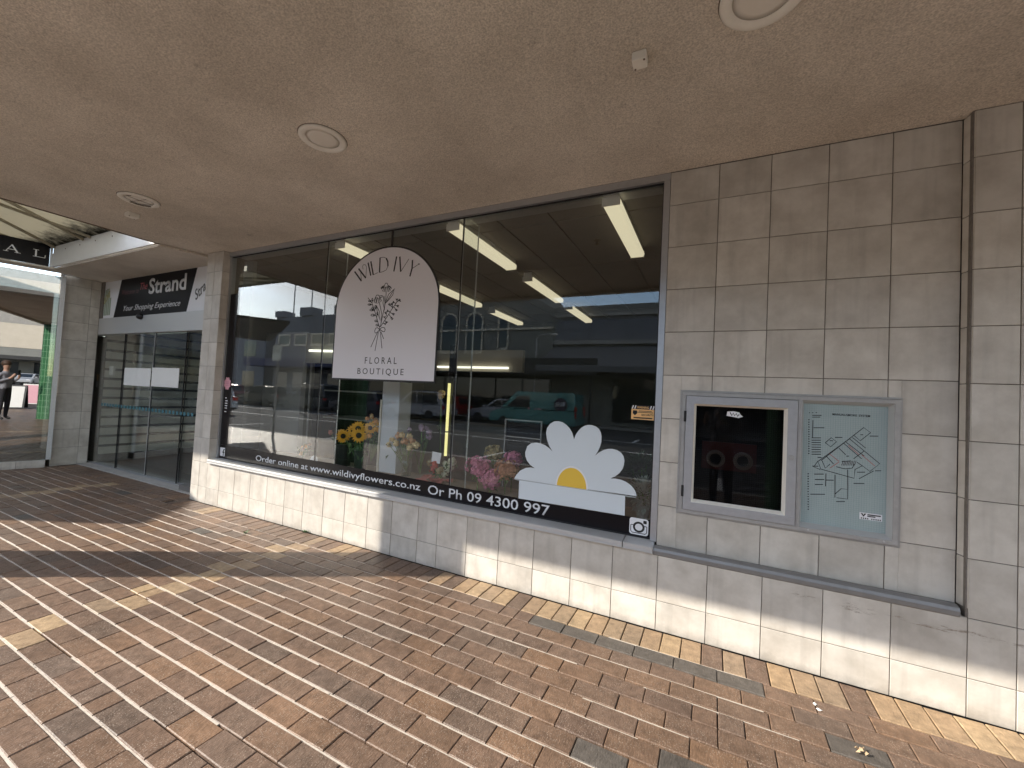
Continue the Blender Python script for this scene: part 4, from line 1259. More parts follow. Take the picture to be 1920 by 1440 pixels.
cx, cz = -.577, .626
ring = [(cx + .033 * math.cos(2 * math.pi * i / 36), cz + .031 * math.sin(2 * math.pi * i / 36)) for i in range(37)]
b.ribbon(ring, .014, XD, ZD, (0, LY - .0007, 0), (0, .0006, 0))
b.ribbon([(-.630, .637), (cx - .033, .637)], .005, XD, ZD, (0, LY - .0007, 0), (0, .0006, 0)); b.ribbon([(cx + .033, .637), (-.524, .637)], .005, XD, ZD, (0, LY - .0007, 0), (0, .0006, 0))
b.ribbon([(-.632, .637), (-.632, .595), (-.622, .584), (-.532, .584), (-.522, .595), (-.522, .637)], .005, XD, ZD, (0, LY - .0007, 0), (0, .0006, 0))
b.prism([(q[0], LY - .0007, q[1]) for q in rrect(-.547, -.524, .655, .677, .004)], (0, .0006, 0))
b.build('icon_lines', M['ink'], ig)
# daisy
dz = thing('daisy_window_sticker', 'big white daisy sticker with a yellow centre rising from a white box', 'window sticker', (-1.09, .044, .69))
DA = [(-1.572, .838), (-1.552, .872), (-1.522, .908), (-1.473, .936), (-1.43, .945), (-1.395, .942), (-1.437, .966), (-1.467, .997), (-1.482, 1.03), (-1.485, 1.06), (-1.469, 1.112), (-1.437, 1.138), (-1.392, 1.147), (-1.352, 1.145), (-1.319, 1.135), (-1.283, 1.117), (-1.252, 1.092), (-1.282, 1.134), (-1.303, 1.18), (-1.313, 1.23), (-1.306, 1.272), (-1.283, 1.306), (-1.25, 1.328), (-1.214, 1.332), (-1.18, 1.326), (-1.15, 1.31), (-1.12, 1.283), (-1.098, 1.25), (-1.081, 1.203), (-1.070, 1.238), (-1.052, 1.268), (-1.030, 1.294), (-1.004, 1.312), (-.978, 1.321), (-.950, 1.322), (-.918, 1.314), (-.893, 1.298), (-.877, 1.272), (-.870, 1.243), (-.870, 1.205), (-.878, 1.168), (-.893, 1.13), (-.913, 1.095), (-.885, 1.122), (-.853, 1.142), (-.82, 1.155), (-.786, 1.159), (-.752, 1.153), (-.722, 1.138), (-.703, 1.113), (-.696, 1.083), (-.698, 1.052), (-.707, 1.022), (-.727, .99), (-.755, .963), (-.792, .942), (-.752, .946), (-.714, .943), (-.677, .932), (-.645, .914), (-.622, .892), (-.607, .868), (-.600, .842), (-1.085, .835)]
plate('petals', [(x, z) for x, z in DA], M['daisy'], dz, LY, .0006)
pts = [(-1.085 + .117 * math.cos(math.pi * i / 24), .8355 + .148 * math.sin(math.pi * i / 24)) for i in range(25)]
plate('halo', [(-1.085 + .128 * math.cos(math.pi * i / 24), .8352 + .160 * math.sin(math.pi * i / 24)) for i in range(25)], M['vinyl_white'], dz, LY - .0005, .0004)
plate('centre', pts, M['yolk'], dz, LY - .0010, .0004)
plate('planter_box', [(-1.524, .684), (-.678, .690), (-.680, .829), (-1.526, .8305)], M['daisy'], dz, LY, .0006)
plate('step_shadow', [(-1.556, .830), (-.610, .8285), (-.600, .8345), (-1.572, .8365)], pbr('step_shadow_grey', (.40, .44, .46), .5), dz, LY - .0003, .0004)  # grey line painted in for the shadow along the sticker's step
# security sticker
se = thing('security_sticker', 'small orange security warning sticker near the right edge of the window', 'sticker', (-.578, .044, 1.39))
plate('sticker_sheet', [(-.662, 1.388), (-.500, 1.388), (-.500, 1.490), (-.662, 1.490)], M['orangev'], se, GY, .0010)
plate('warning_strip', [(-.662, 1.462), (-.500, 1.462), (-.500, 1.490), (-.662, 1.490)], M['ink'], se, LY, .0006)
b = MB()
for k in range(9):
    if 2 <= k <= 6: continue
    x0 = -.660 + k * .0178
    b = MB(); b.prism([(x0, LY - .0005, 1.4635), (x0 + .008, LY - .0005, 1.4635), (x0 + .015, LY - .0005, 1.4885), (x0 + .007, LY - .0005, 1.4885)], (0, .0004, 0))
    b.build('warning_stripe', M['vinyl_white'], se)
text('lettering', 'WARNING', M['orangev'], se, (-.582, LY - .0004, 1.467), XD, ZD, width=.082, height=.017, bold=.02, align='CENTER', depth=.0003)
text('lettering', 'SECURITY', M['ink'], se, (-.506, LY, 1.416), XD, ZD, width=.085, height=.014, bold=.02, align='RIGHT', depth=.0005)
b = MB()
for z, x0, x1 in ((1.447, -.61, -.52), (1.438, -.62, -.51), (1.400, -.645, -.515), (1.395, -.645, -.515)):
    b.box(x0, x1, LY, GY - .0001, z, z + .0045)
b.prism([(-.650, LY, 1.452), (-.622, LY, 1.452), (-.620, LY, 1.432), (-.636, LY, 1.416), (-.652, LY, 1.432)], (0, .0006, 0))
b.lathe((-.636, LY - .0004, 1.438), [(.0001, 0), (.006, 0)], 12, axis='y')
b.build('fine_print', M['ink'], se)

# ================================================================== HYDRANT CABINET AND PLAN BOARD
cb = thing('wall_cabinet', 'grey metal wall cabinet with a glazed hinged door beside a framed fire system plan', 'cabinet', (.243, 0, .78))
CF = -.022
def rect_frame(m, x0, x1, z0, z1, w, y0, y1, ww=None):
    w2 = ww or w
    m.box(x0, x1, y0, y1, z1 - w, z1); m.box(x0, x1, y0, y1, z0, z0 + w2)
    m.box(x0, x0 + w, y0, y1, z0 + w2, z1 - w); m.box(x1 - w, x1, y0, y1, z0 + w2, z1 - w)
b = MB()
rect_frame(b, -.334, .822, .776, 1.611, .012, -.006, .012)
rect_frame(b, -.3205, .8085, .7895, 1.5975, .024, CF, .150)
b.box(.335, .355, CF, .150, .8135, 1.5735)
b.build('outer_frame', M['alu_grey'], cb, bevel=.0015)
b = MB()
b.box(-.2965, .3345, .120, .128, .8135, 1.5735); b.build('cabinet_back', M['blackmatt'], cb)
# reveal round the plan
b = MB()
for a in ([(.3555, CF + .001, 1.5730), (.7840, CF + .001, 1.5730), (.768, .020, 1.556), (.369, .020, 1.556)],
          [(.3555, CF + .001, .814), (.7840, CF + .001, .814), (.768, .020, .836), (.369, .020, .836)],
          [(.7840, CF + .001, 1.5730), (.7840, CF + .001, .814), (.768, .020, .836), (.768, .020, 1.556)],
          [(.3555, CF + .001, 1.5730), (.3555, CF + .001, .814), (.369, .020, .836), (.369, .020, 1.556)]):
    b.prism(a, (0, .004, 0))
b.build('bevelled_reveal', M['alu_light'], cb)
b = MB()
for x in (.40, .748):
    b.lathe((x, CF - .0005, .804), [(.0055, 0), (.005, .003), (.0001, .0035)], 10, axis='y')
b.build('screw', M['alu_light'], cb)
# the door
dr = bpy.data.objects.new('cabinet_door', None); COL.objects.link(dr); dr.parent = cb; dr.location = -Vector(cb.location)
def csub(m, name, mat, bevel=0.0):
    o = m.build(name, mat, cb, bevel=bevel); o.parent = dr; o.location = Vector(cb.location); return o
m = MB(); rect_frame(m, -.2935, .3315, .8165, 1.5705, .050, CF - .012, -.004, .052); csub(m, 'door_frame', M['door_metal'], .002)
m = MB()
x0, x1, z0, z1 = -.2433, .2813, .8688, 1.5203
for a in ([(x0, CF - .011, z1), (x1, CF - .011, z1), (x1 - .016, .004, z1 - .012), (x0 + .012, .004, z1 - .012)],
          [(x0, CF - .011, z0), (x1, CF - .011, z0), (x1 - .016, .004, z0 + .016), (x0 + .012, .004, z0 + .016)],
          [(x1, CF - .011, z0), (x1, CF - .011, z1), (x1 - .016, .004, z1 - .012), (x1 - .016, .004, z0 + .016)],
          [(x0, CF - .011, z0), (x0, CF - .011, z1), (x0 + .012, .004, z1 - .012), (x0 + .012, .004, z0 + .016)]):
    m.prism(a, (0, .004, 0))
csub(m, 'glazing_bead', M['offwhite'])
m = MB(); m.box(x0 + .010, x1 - .014, .0045, .0085, z0 + .012, z1 - .010); csub(m, 'door_pane', M['glass_cab'])
m = MB()
for i in range(1, 42):
    xx = x0 + .012 + i * .0122
    if xx < x1 - .016: m.box(xx, xx + .0009, .0095, .0102, z0 + .016, z1 - .012)
for i in range(1, 52):
    zz = z0 + .016 + i * .0122
    if zz < z1 - .014: m.box(x0 + .012, x1 - .016, .0104, .0111, zz, zz + .0009)
o = csub(m, 'wire_mesh', pbr('dark_wire', (.055, .055, .055), .5)); o['kind'] = 'stuff'
for zc in (1.434, .936):
    m = MB(); m.lathe((-.2955, CF - .013, zc), [(.0055, -.036), (.0055, .036)], 10); m.box(-.305, -.290, CF - .0118, CF - .002, zc - .036, zc + .036); csub(m, 'hinge', M['blackmatt'])
m = MB(); m.lathe((.304, CF - .0125, 1.222), [(.016, 0), (.015, .004), (.011, .005), (.0105, .002), (.004, .002), (.0001, .003)], 24, axis='y'); csub(m, 'lock', M['alu_grey'])
m = MB()
m.prism([(-.046, .0030, 1.480), (-.010, .0030, 1.484), (.022, .0030, 1.478), (.030, .0030, 1.464), (.044, .0030, 1.452), (.020, .0030, 1.442), (-.012, .0030, 1.447), (-.050, .0030, 1.452)], (0, .0012, 0)); csub(m, 'torn_sticker', M['vinyl_white'])
m = MB(); m.ribbon([(-.03, 1.475), (-.02, 1.455), (-.012, 1.472), (-.004, 1.456), (.006, 1.470), (.014, 1.452), (.022, 1.466)], .006, XD, ZD, (0, .0018, 0), (0, .0010, 0)); csub(m, 'scrawl', M['ink'])

hy = thing('hydrant_inlet', 'pair of dull bronze hose couplings on a red plate inside the cabinet', 'hydrant', (-.02, .11, 1.09))
b = MB(); b.box(-.19, .135, .100, .118, 1.085, 1.27); b.build('red_plate', M['hosered'], hy)
for x in (-.105, .055):
    b = MB(); c = (x, .099, 1.160)
    b.lathe(c, [(.055, 0), (.055, .018), (.049, .020), (.049, .030), (.057, .032), (.057, .044), (.049, .046), (.049, .060), (.045, .062), (.036, .062), (.034, .01), (.0001, .008)], 28, axis='y')
    b.build('coupling', M['bronze'], hy, smooth=False)
    b = MB(); b.lathe((x, .0985 - .012, 1.160), [(.0001, 0), (.033, .001)], 20, axis='y'); b.build('coupling_cap', M['black'], hy)

pb = thing('plan_board', 'pale green gridded board titled Manual/Smoke System with a black building plan', 'plan board', (.56, .03, .84))
b = MB(); b.box(.3565, .7835, .0245, .034, .82, 1.57); b.build('board', M['mappaper'], pb)
b = MB()
for i in range(34):
    x = .3745 + i * .0118
    if x < .767: b.box(x, x + .0008, .0238, .0248, .838, 1.555)
for i in range(62):
    z = .842 + i * .0116
    if z < 1.555: b.box(.371, .767, .0241, .0249, z, z + .0008)
b.build('grid_lines', M['grid'], pb, kind='stuff')
MO = (0, .0232, 0)
def plan(name, lines, w, mat):
    return strokes(name, lines, w, mat, pb, MO, (0, .0008, 0))
plan('plan_outline', MAP_LINES, .0036, M['ink'])
plan('plan_hatching', MAP_HATCH, .0034, M['greyink'])
plan('plan_red_line', MAP_RED, .0030, M['redink'])
plan('fine_print', [[p, q] for p, q in MAP_BARS], .0044, M['ink'])
b = MB()
for x, z in MAP_DOTS:
    b.box(x - .003, x + .003, .0231, .0240, z - .0032, z + .0032)
b.build('legend_dots', M['ink'], pb, kind='stuff')
text('title', 'MANUAL/SMOKE  SYSTEM', M['ink'], pb, (.512, .0232, 1.492), XD, ZD, width=.176, height=.0125, bold=.01, depth=.0008)
lb = thing('service_label', 'small white service label with black print at the foot of the plan board', 'label', (.70, .022, .90))
plate('label_sheet', [(.650, .902), (.752, .902), (.752, .940), (.650, .940)], M['vinyl_white'], lb, .0226, .0008)
b = MB()
b.prism([(.655, .0219, .936), (.664, .0219, .936), (.668, .0219, .926), (.672, .0219, .936), (.681, .0219, .936), (.668, .0219, .917)], (0, .0006, 0))
b.box(.686, .746, .0219, .0225, .928, .9345); b.box(.686, .722, .0219, .0225, .9195, .9255)
for k in range(10):
    if k != 4: b.box(.657 + k * .0093, .6625 + k * .0093, .0219, .0225, .905, .912)
b.build('label_print', M['ink'], lb)

# ================================================================== INSIDE THE SHOP: LIGHTS
LIGHTS = [(-.895, .10, 'bare fluorescent fitting nearest the right end of the window'),
          (-2.37, .10, 'fluorescent fitting behind the joint between middle and right panes'),
          (-2.37, 1.83, 'second fluorescent fitting back, above the bright sky reflection'),
          (-2.37, 3.55, 'farthest fluorescent fitting on the right of the ceiling'),
          (-3.85, .10, 'fluorescent fitting just left of the arched sign'),
          (-3.85, 1.83, 'fluorescent fitting just right of the arched sign'),
          (-3.85, 3.55, 'farthest fluorescent fitting behind the arched sign')]
for x, y0, lab in LIGHTS:
    t = thing('fluorescent_light', lab, 'ceiling light', (x, y0 + .62, 3.149), 'fluorescent fittings on the shop ceiling')
    b = MB(); b.box(x - .055, x + .055, y0, y0 + 1.25, 3.095, 3.149); b.build('housing', M['offwhite'], t)
    b = MB()
    b.prism([(x - .062, y0 + .01, 3.094), (x + .062, y0 + .01, 3.094), (x + .075, y0 + .01, 3.060), (x + .060, y0 + .01, 3.035), (x - .060, y0 + .01, 3.035), (x - .075, y0 + .01, 3.060)], (0, 1.23, 0))
    b.build('diffuser', M['tubelight'], t)
    b = MB()
    for yy in (y0 - .004, y0 + 1.241):
        b.box(x - .07, x + .07, yy, yy + .0125, 3.03, 3.094)
    b.build('end_cap', M['offwhite'], t)
t = thing('sprinkler', 'small sprinkler head on the shop ceiling between the fittings', 'sprinkler', (-1.25, 1.05, 3.11))
b = MB(); b.lathe((-1.25, 1.05, 0), [(.035, 3.149), (.03, 3.143), (.012, 3.14), (.012, 3.115), (.022, 3.112), (.022, 3.109), (.0001, 3.109)], 14); b.build('head', M['dirt'], t)
t = thing('yellow_tube_light', 'upright glowing yellow tube light on a dark post behind the glass', 'lamp', (-2.79, .8, .08))
b = MB(); b.box(-2.825, -2.755, .82, .86, .081, 2.05); b.build('post', M['black'], t)
b = MB(); b.lathe((-2.79, .795, 0), [(.016, 1.085), (.016, 1.62)], 12); b.build('tube', M['tubeyellow'], t)
b = MB(); b.lathe((-2.79, .795, 0), [(.016, .81), (.016, 1.07)], 12); b.build('tube', M['tubeyellow'], t)
b = MB(); b.lathe((-2.79, .795, 0), [(.019, 1.071), (.019, 1.084)], 12); b.build('tube_collar', M['black'], t)
# display fridge at the left with its own strip light
fr = thing('display_fridge', 'pale walled flower fridge with a lit strip light at the left of the shop', 'display fridge', (-5.6, 1.2, .08))
b = MB(); b.box(-6.40, -5.48, 1.0, 1.04, .081, 2.28); b.box(-6.40, -5.48, 1.0, 1.04, 2.285, 2.30); b.build('front_panel', pbr('fridge_panel', (.52, .53, .51), .4), fr)
b = MB(); b.prism([(-5.478, 1.0, 1.845), (-5.478, 1.0, 2.28), (-4.3, 1.25, 2.28), (-4.3, 1.25, 1.845)], (0, .03, 0)); b.build('hood', pbr('fridge_hood', (.42, .41, .34), .5), fr)
b = MB(); b.tube([(-5.36, .97, 2.02), (-4.55, 1.15, 2.02)], .018, 8); b.build('strip_light', M['tubelight2'], fr)
b = MB(); b.box(-5.5, -5.47, .96, .998, .081, 1.85); b.box(-5.42, -5.405, 1.05, 1.07, .081, 1.85); b.build('corner_post', M['alu_light'], fr)
b = MB(); b.box(-6.4, -4.3, 1.9, 1.95, .08, 2.28); b.build('back_panel', M['blackmatt'], fr)
b = MB()
for z in (1.05, 1.45): b.box(-5.4, -4.35, 1.3, 1.85, z, z + .02)
b.build('shelf', M['wallint'], fr)
# cool room behind with a second strip light
cr2 = thing('strip_lit_counter', 'dim counter with a cream header and a strip light behind the arched sign', 'counter', (-4, 3.6, .08))
b = MB(); b.box(-6.0, -3.2, 3.6, 3.7, 1.95, 2.35); b.build('header', M['cream'], cr2)
b = MB(); b.tube([(-5.0, 3.55, 2.02), (-3.45, 3.55, 2.02)], .02, 8); b.build('strip_light', M['tubelight2'], cr2)
b = MB(); b.box(-6.0, -3.2, 3.62, 4.2, .08, .95); b.build('base', M['wallint'], cr2)
pl = thing('white_pillar', 'white square display pillar standing behind the glass below the arched sign', 'pillar', (-3.28, .5, .62))
b = MB(); b.box(-3.38, -3.14, .39, .585, .621, 1.60); b.build('shaft', pbr('pillar_white', (.55, .57, .60), .4), pl, bevel=.004)
b = MB(); b.box(-3.392, -3.372, .375, .389, .621, 1.40); b.build('cream_edge', M['cream'], pl)
ab_ = thing('menu_board', 'framed dark notice board standing behind the pink hydrangeas', 'notice board', (-1.85, .8, .08))
b = MB(); rect_frame(b, -2.07, -1.655, .66, 1.275, .012, .795, .812); b.box(-2.07, -2.058, .795, .812, .081, .659); b.box(-1.667, -1.655, .795, .812, .081, .659); b.build('frame', M['alu_grey'], ab_)
b = MB(); b.box(-2.055, -1.67, .806, .812, .675, 1.26); b.build('panel', M['blackmatt'], ab_)
b = MB(); b.box(-2.07, -1.655, .792, .7945, 1.09, 1.10); b.build('cross_bar', M['alu_grey'], ab_)

# ================================================================== FLOWERS
fr_ = random.Random(11)
def petal_ring(m, c, n_dir, n, r0, r1, w, lift=.1):
    n_dir = Vector(n_dir).normalized(); a = n_dir.orthogonal().normalized(); bb = n_dir.cross(a); c = Vector(c)
    for k in range(n):
        t = 2 * math.pi * (k + fr_.uniform(-.2, .2)) / n
        d = a * math.cos(t) + bb * math.sin(t); s = n_dir.cross(d)
        l = r1 * fr_.uniform(.85, 1.1)
        p0, p1, p2 = c + d * r0, c + d * (r0 + l) * .55 + n_dir * lift * l, c + d * (r0 + l) + n_dir * lift * l * fr_.uniform(-.6, .8)
        m.add([p0 - s * w * .3, p0 + s * w * .3, p1 + s * w * .5, p2, p1 - s * w * .5, p1 - n_dir * .002], [(0, 1, 2, 3, 4), (0, 4, 5), (0, 5, 1), (1, 5, 2), (2, 5, 3), (3, 5, 4)])
def leaf(m, p, d, l, w, up=(0, 0, 1)):
    p, d = Vector(p), Vector(d).normalized(); s = d.cross(Vector(up))
    if s.length < .05: s = d.orthogonal()
    s.normalize(); n = s.cross(d)
    m.add([p, p + d * l * .45 + s * w * .5 + n * .1 * w, p + d * l - n * .15 * l, p + d * l * .45 - s * w * .5 + n * .1 * w, p + d * l * .5 - n * .12 * w], [(0, 1, 4), (1, 2, 4), (2, 3, 4), (3, 0, 4)])
def bucket(x, y, z0, r0, r1, h, lab):
    t = thing('bucket', lab, 'bucket', (x, y, z0), 'black flower buckets in the window')
    m = MB(); m.lathe((x, y, z0), [(r0, 0), (r1, h), (r1 + .006, h), (r1 + .006, h + .008), (r1 - .006, h + .008), (r0 - .006, .01), (.0001, .01)], 24); m.build('pail', M['black'], t, smooth=False)
    return t
FZ0 = .621
bucket(-3.93, .40, FZ0, .082, .098, .24, 'tall black bucket of salmon flowers left of the sunflowers')
bucket(-3.61, .36, FZ0, .062, .072, .20, 'small black bucket under the biggest sunflower')
def face_dir(c, j=.35):
    d = (CAM - Vector(c)).normalized()
    return d + Vector((fr_.uniform(-j, j), fr_.uniform(-j, j), fr_.uniform(-.1, j)))
def sunflower(t, c, r, base):
    d = face_dir(c, .25)
    m = MB(); petal_ring(m, c, d, 17, r * .30, r * .70, r * .34, .12); petal_ring(m, Vector(c) - d.normalized() * .004, d, 15, r * .30, r * .76, r * .34, .02)
    h = m.build('flower_head', M['sunfl'], t)
    m = MB(); m.blob(Vector(c) + d.normalized() * .006, r * .36, r * .36, r * .36, 12, 6); o = m.build('seed_head', M['seed'], t, smooth=True)
    o.parent = h; o.location = (0, 0, 0)
    m = MB(); m.tube([Vector(c) - d.normalized() * .01, Vector(c) * .5 + Vector(base) * .5 + Vector((0, .01, .02)), base], .005, 6); m.build('stem', M['stem'], t)
sf = thing('sunflower_bunch', 'bunch of bright yellow sunflowers with dark centres in the window', 'flowers', (-3.65, .36, .63))
for c, r in (((-3.60, .30, .995), .085), ((-3.86, .32, .965), .078), ((-3.70, .38, 1.06), .085), ((-3.56, .42, 1.075), .07), ((-3.80, .40, 1.03), .066), ((-3.66, .44, 1.00), .07)):
    sunflower(sf, c, r, (-3.62 + (c[0] + 3.62) * .25, .37, .70))
m = MB()
for k in range(26):
    p = (fr_.uniform(-3.78, -3.52), fr_.uniform(.32, .42), fr_.uniform(.82, .93)); leaf(m, p, (fr_.uniform(-.5, .5), fr_.uniform(-.5, .2), fr_.uniform(-1, .3)), .13, .035)
m.build('foliage', M['leaf'], sf)
def pompom(t, c, r, mat, n=22, name='flower_head'):
    m = MB()
    for k in range(n):
        d = Vector((fr_.gauss(0, 1), fr_.gauss(0, 1), fr_.gauss(0, 1))).normalized()
        s = d.orthogonal().normalized(); s.rotate(Matrix.Rotation(fr_.uniform(0, 6.28), 3, d)); q = d.cross(s)
        p = Vector(c) + d * r * fr_.uniform(.6, 1)
        w = r * .5
        m.add([p - s * w, p - q * w * .7, p + s * w, p + q * w * .7, p + d * w * .35], [(0, 1, 4), (1, 2, 4), (2, 3, 4), (3, 0, 4)])
    m.blob(c, r * .62, r * .62, r * .62, 7, 4)
    return m.build(name, mat, t)
def spray(name, lab, cat, heads, mats, base, r, n_leaf=20, leafmat='leaf', group=None, leaf_l=.08):
    t = thing(name, lab, cat, base, group)
    for i, c in enumerate(heads):
        pompom(t, c, r * fr_.uniform(.8, 1.15), mats[i % len(mats)])
    m = MB()
    for c in heads:
        m.tube([c, tuple(Vector(c) * .45 + Vector(base) * .55 + Vector((0, 0, .02))), base], .0035, 5)
    m.build('stems', M['stem'], t)
    m = MB()
    for k in range(n_leaf):
        c = Vector(fr_.choice(heads)) * .75 + Vector(base) * .25 + Vector((fr_.uniform(-.04, .04), fr_.uniform(-.04, .04), fr_.uniform(-.05, .03)))
        leaf(m, c, (fr_.uniform(-1, 1), fr_.uniform(-1, .6), fr_.uniform(-.6, .9)), leaf_l * fr_.uniform(.7, 1.2), leaf_l * .4)
    m.build('foliage', M[leafmat], t)
    return t
def cloud(n, cx, cy, cz, rx, ry, rz):
    return [(cx + fr_.gauss(0, rx * .5), cy + fr_.gauss(0, ry * .5), cz + fr_.gauss(0, rz * .5)) for k in range(n)]
spray('salmon_flowers', 'bunch of salmon pink flowers left of the sunflowers', 'flowers', cloud(10, -4.0, .40, .965, .10, .1, .10), [M['pinkfl'], M['rosefl']], (-3.94, .40, .72), .032)
spray('orange_flowers', 'loose orange and yellow flowers between the sunflowers and the white pillar', 'flowers', cloud(22, -3.52, .52, 1.08, .15, .1, .14), [M['orangefl'], M['sunfl'], M['orangefl'], M['rosefl']], (-3.56, .46, .70), .030, 24)
vs_ = thing('glass_vase', 'tall clear glass vase holding cream roses', 'vase', (-3.0, .40, FZ0))
b = MB(); b.lathe((-3.0, .40, FZ0), [(.050, 0), (.055, .22), (.051, .22), (.046, .006), (.0001, .006)], 24); b.build('vase_wall', M['vase'], vs_, smooth=True)
spray('cream_roses', 'bunch of cream roses with long green stems in the glass vase', 'flowers', [(-3.24, .38, .93), (-3.18, .36, .985), (-3.12, .40, 1.03), (-3.05, .36, 1.045), (-2.98, .40, 1.035), (-2.92, .37, 1.00), (-2.89, .40, .95), (-3.10, .34, .96), (-2.99, .34, .985), (-3.21, .42, .90), (-2.94, .36, .93)], [M['rosefl'], M['rosefl'], pbr('peach_rose', (.70, .40, .22), .5)], (-3.0, .40, .66), .040, 14)
spray('lilac_flowers', 'pale lilac flowers standing behind the cream roses', 'flowers', cloud(9, -2.90, .55, 1.08, .12, .06, .06), [M['purplefl']], (-2.92, .53, .63), .034, 10)
spray('pale_stem_flower', 'single pale flower on a thin stem beside the yellow tube', 'flowers', [(-2.88, .78, 1.50), (-2.90, .8, 1.46)], [M['rosefl']], (-2.88, .86, .10), .04, 6)
spray('posy', 'small posy of red, white and lime flowers at the foot of the yellow tube', 'flowers', [(-2.70, .42, .79), (-2.62, .38, .78), (-2.52, .42, .80), (-2.46, .40, .77), (-2.55, .36, .74), (-2.66, .40, .73), (-2.44, .42, .83), (-2.50, .38, .71)], [M['hydg'], M['redfl'], M['whitefl'], M['whitefl']], (-2.57, .42, .64), .042, 24)
b = MB(); b.add([(-2.66, .37, .81), (-2.56, .37, .80), (-2.545, .372, .905), (-2.655, .372, .915), (-2.66, .373, .81), (-2.56, .373, .80), (-2.545, .375, .905), (-2.655, .375, .915)], [(0, 1, 2, 3), (7, 6, 5, 4), (0, 4, 5, 1), (1, 5, 6, 2), (2, 6, 7, 3), (3, 7, 4, 0)])
centre_origin(tag(b.build('message_card', M['vinyl_white']), 'white message card standing in the posy by the yellow tube', 'card'))
b = MB()
for k in range(16):
    a = fr_.uniform(0, 6.28); q = Vector((-2.62 + fr_.uniform(-.12, .2), .35 + fr_.uniform(-.08, .1), FZ0 + .004)); leaf(b, q, (math.cos(a), math.sin(a), .25), .12, .12)
centre_origin(tag(b.build('wrapping_paper', M['paper']), 'crumpled pink wrapping paper on the display ledge', 'paper'))
HY = 'hydrangeas standing in the window'
def hydrangea(cx, cy, cz, r, mat, lab):
    t = thing('hydrangea', lab, 'flowers', (cx, cy, FZ0), HY)
    m = MB()
    for k in range(210):
        d = Vector((fr_.gauss(0, 1), fr_.gauss(0, 1), fr_.gauss(0, 1))).normalized()
        p = Vector((cx, cy, cz)) + Vector((d.x * 1.2, d.y, d.z)) * r * fr_.uniform(.55, 1.28)
        petal_ring(m, p, d + Vector((0, -.3, .2)), 4, .001, .020, .020, .2)
    m.build('blossom', mat, t)
    m = MB(); m.blob((cx, cy, cz), r * .6, r * .55, r * .55, 10, 6, .2); m.build('blossom_core', mat, t)
    m = MB(); m.tube([(cx, cy, cz), (cx, cy, FZ0)], .006, 6); m.build('stem', M['stem'], t)
    m = MB()
    for k in range(7):
        a = fr_.uniform(0, 6.28); leaf(m, (cx, cy, cz - r * .8), (math.cos(a), math.sin(a), fr_.uniform(-.5, .2)), .10, .06)
    m.build('foliage', M['leaf'], t)
hydrangea(-2.07, .30, .84, .088, M['hyd'], 'largest dusky pink hydrangea, at the left of the group')
hydrangea(-1.80, .33, .845, .080, M['hydo'], 'rust coloured hydrangea nearest the daisy sticker')
hydrangea(-1.98, .42, .965, .062, M['hydg'], 'lime and rust hydrangea at the top of the group')
hydrangea(-1.93, .28, .745, .075, M['hyd'], 'lowest pink hydrangea, at the front of the group')
hydrangea(-1.79, .44, .93, .06, M['hyd'], 'small pink hydrangea behind the rust one')
spray('rust_posy', 'small posy of rust and green flowers at the left end of the display', 'flowers', cloud(9, -4.60, .40, .745, .09, .07, .06), [M['hydo'], M['orangefl'], M['hydg']], (-4.60, .40, .63), .026, 26, leaf_l=.06)
b = MB(); b.add([(-4.36, .30, .64), (-4.22, .30, .64), (-4.24, .31, .68), (-4.29, .315, .715), (-4.34, .31, .68), (-4.29, .33, .65)], [(0, 1, 2, 3, 4), (0, 4, 5), (4, 3, 5), (3, 2, 5), (2, 1, 5), (1, 0, 5)])
centre_origin(tag(b.build('price_card', M['vinyl_white']), 'small folded white price card on the display ledge', 'card'))
def bush(name, lab, cx, cy, cz, rx, rz, mat, n, pot):
    t = thing(name, lab, 'plant', (cx, cy, FZ0))
    m = MB()
    for k in range(n):
        d = Vector((fr_.gauss(0, 1), fr_.gauss(0, 1), fr_.gauss(0, 1))).normalized(); q = fr_.uniform(.3, 1)
        p = Vector((cx + d.x * rx * q, cy + d.y * rx * q, cz + d.z * rz * q)); leaf(m, p, d + Vector((0, 0, .4)), .06, .03)
    m.build('foliage', mat, t)
    m = MB()
    for k in range(6):
        m.tube([(cx, cy, FZ0 + .05), (cx + fr_.uniform(-.6, .6) * rx, cy + fr_.uniform(-.5, .5) * rx, cz + fr_.uniform(-.3, .4) * rz)], .004, 5)
    m.build('stem', M['stem'], t)
    m = MB(); m.lathe((cx, cy, FZ0), [(.045, 0), (.06, pot), (.056, pot), (.0001, pot - .01)], 18); m.build('pot', M['wallint'], t)
bush('dark_foliage_plant', 'dark green leafy plant behind the silvery plant at the right end of the window', -.66, .52, .975, .12, .11, M['leafdk'], 260, .12)
bush('dusty_plant', 'silvery grey leaved plant in a pot at the right end of the window', -.60, .34, .80, .095, .12, M['dusty'], 240, .10)

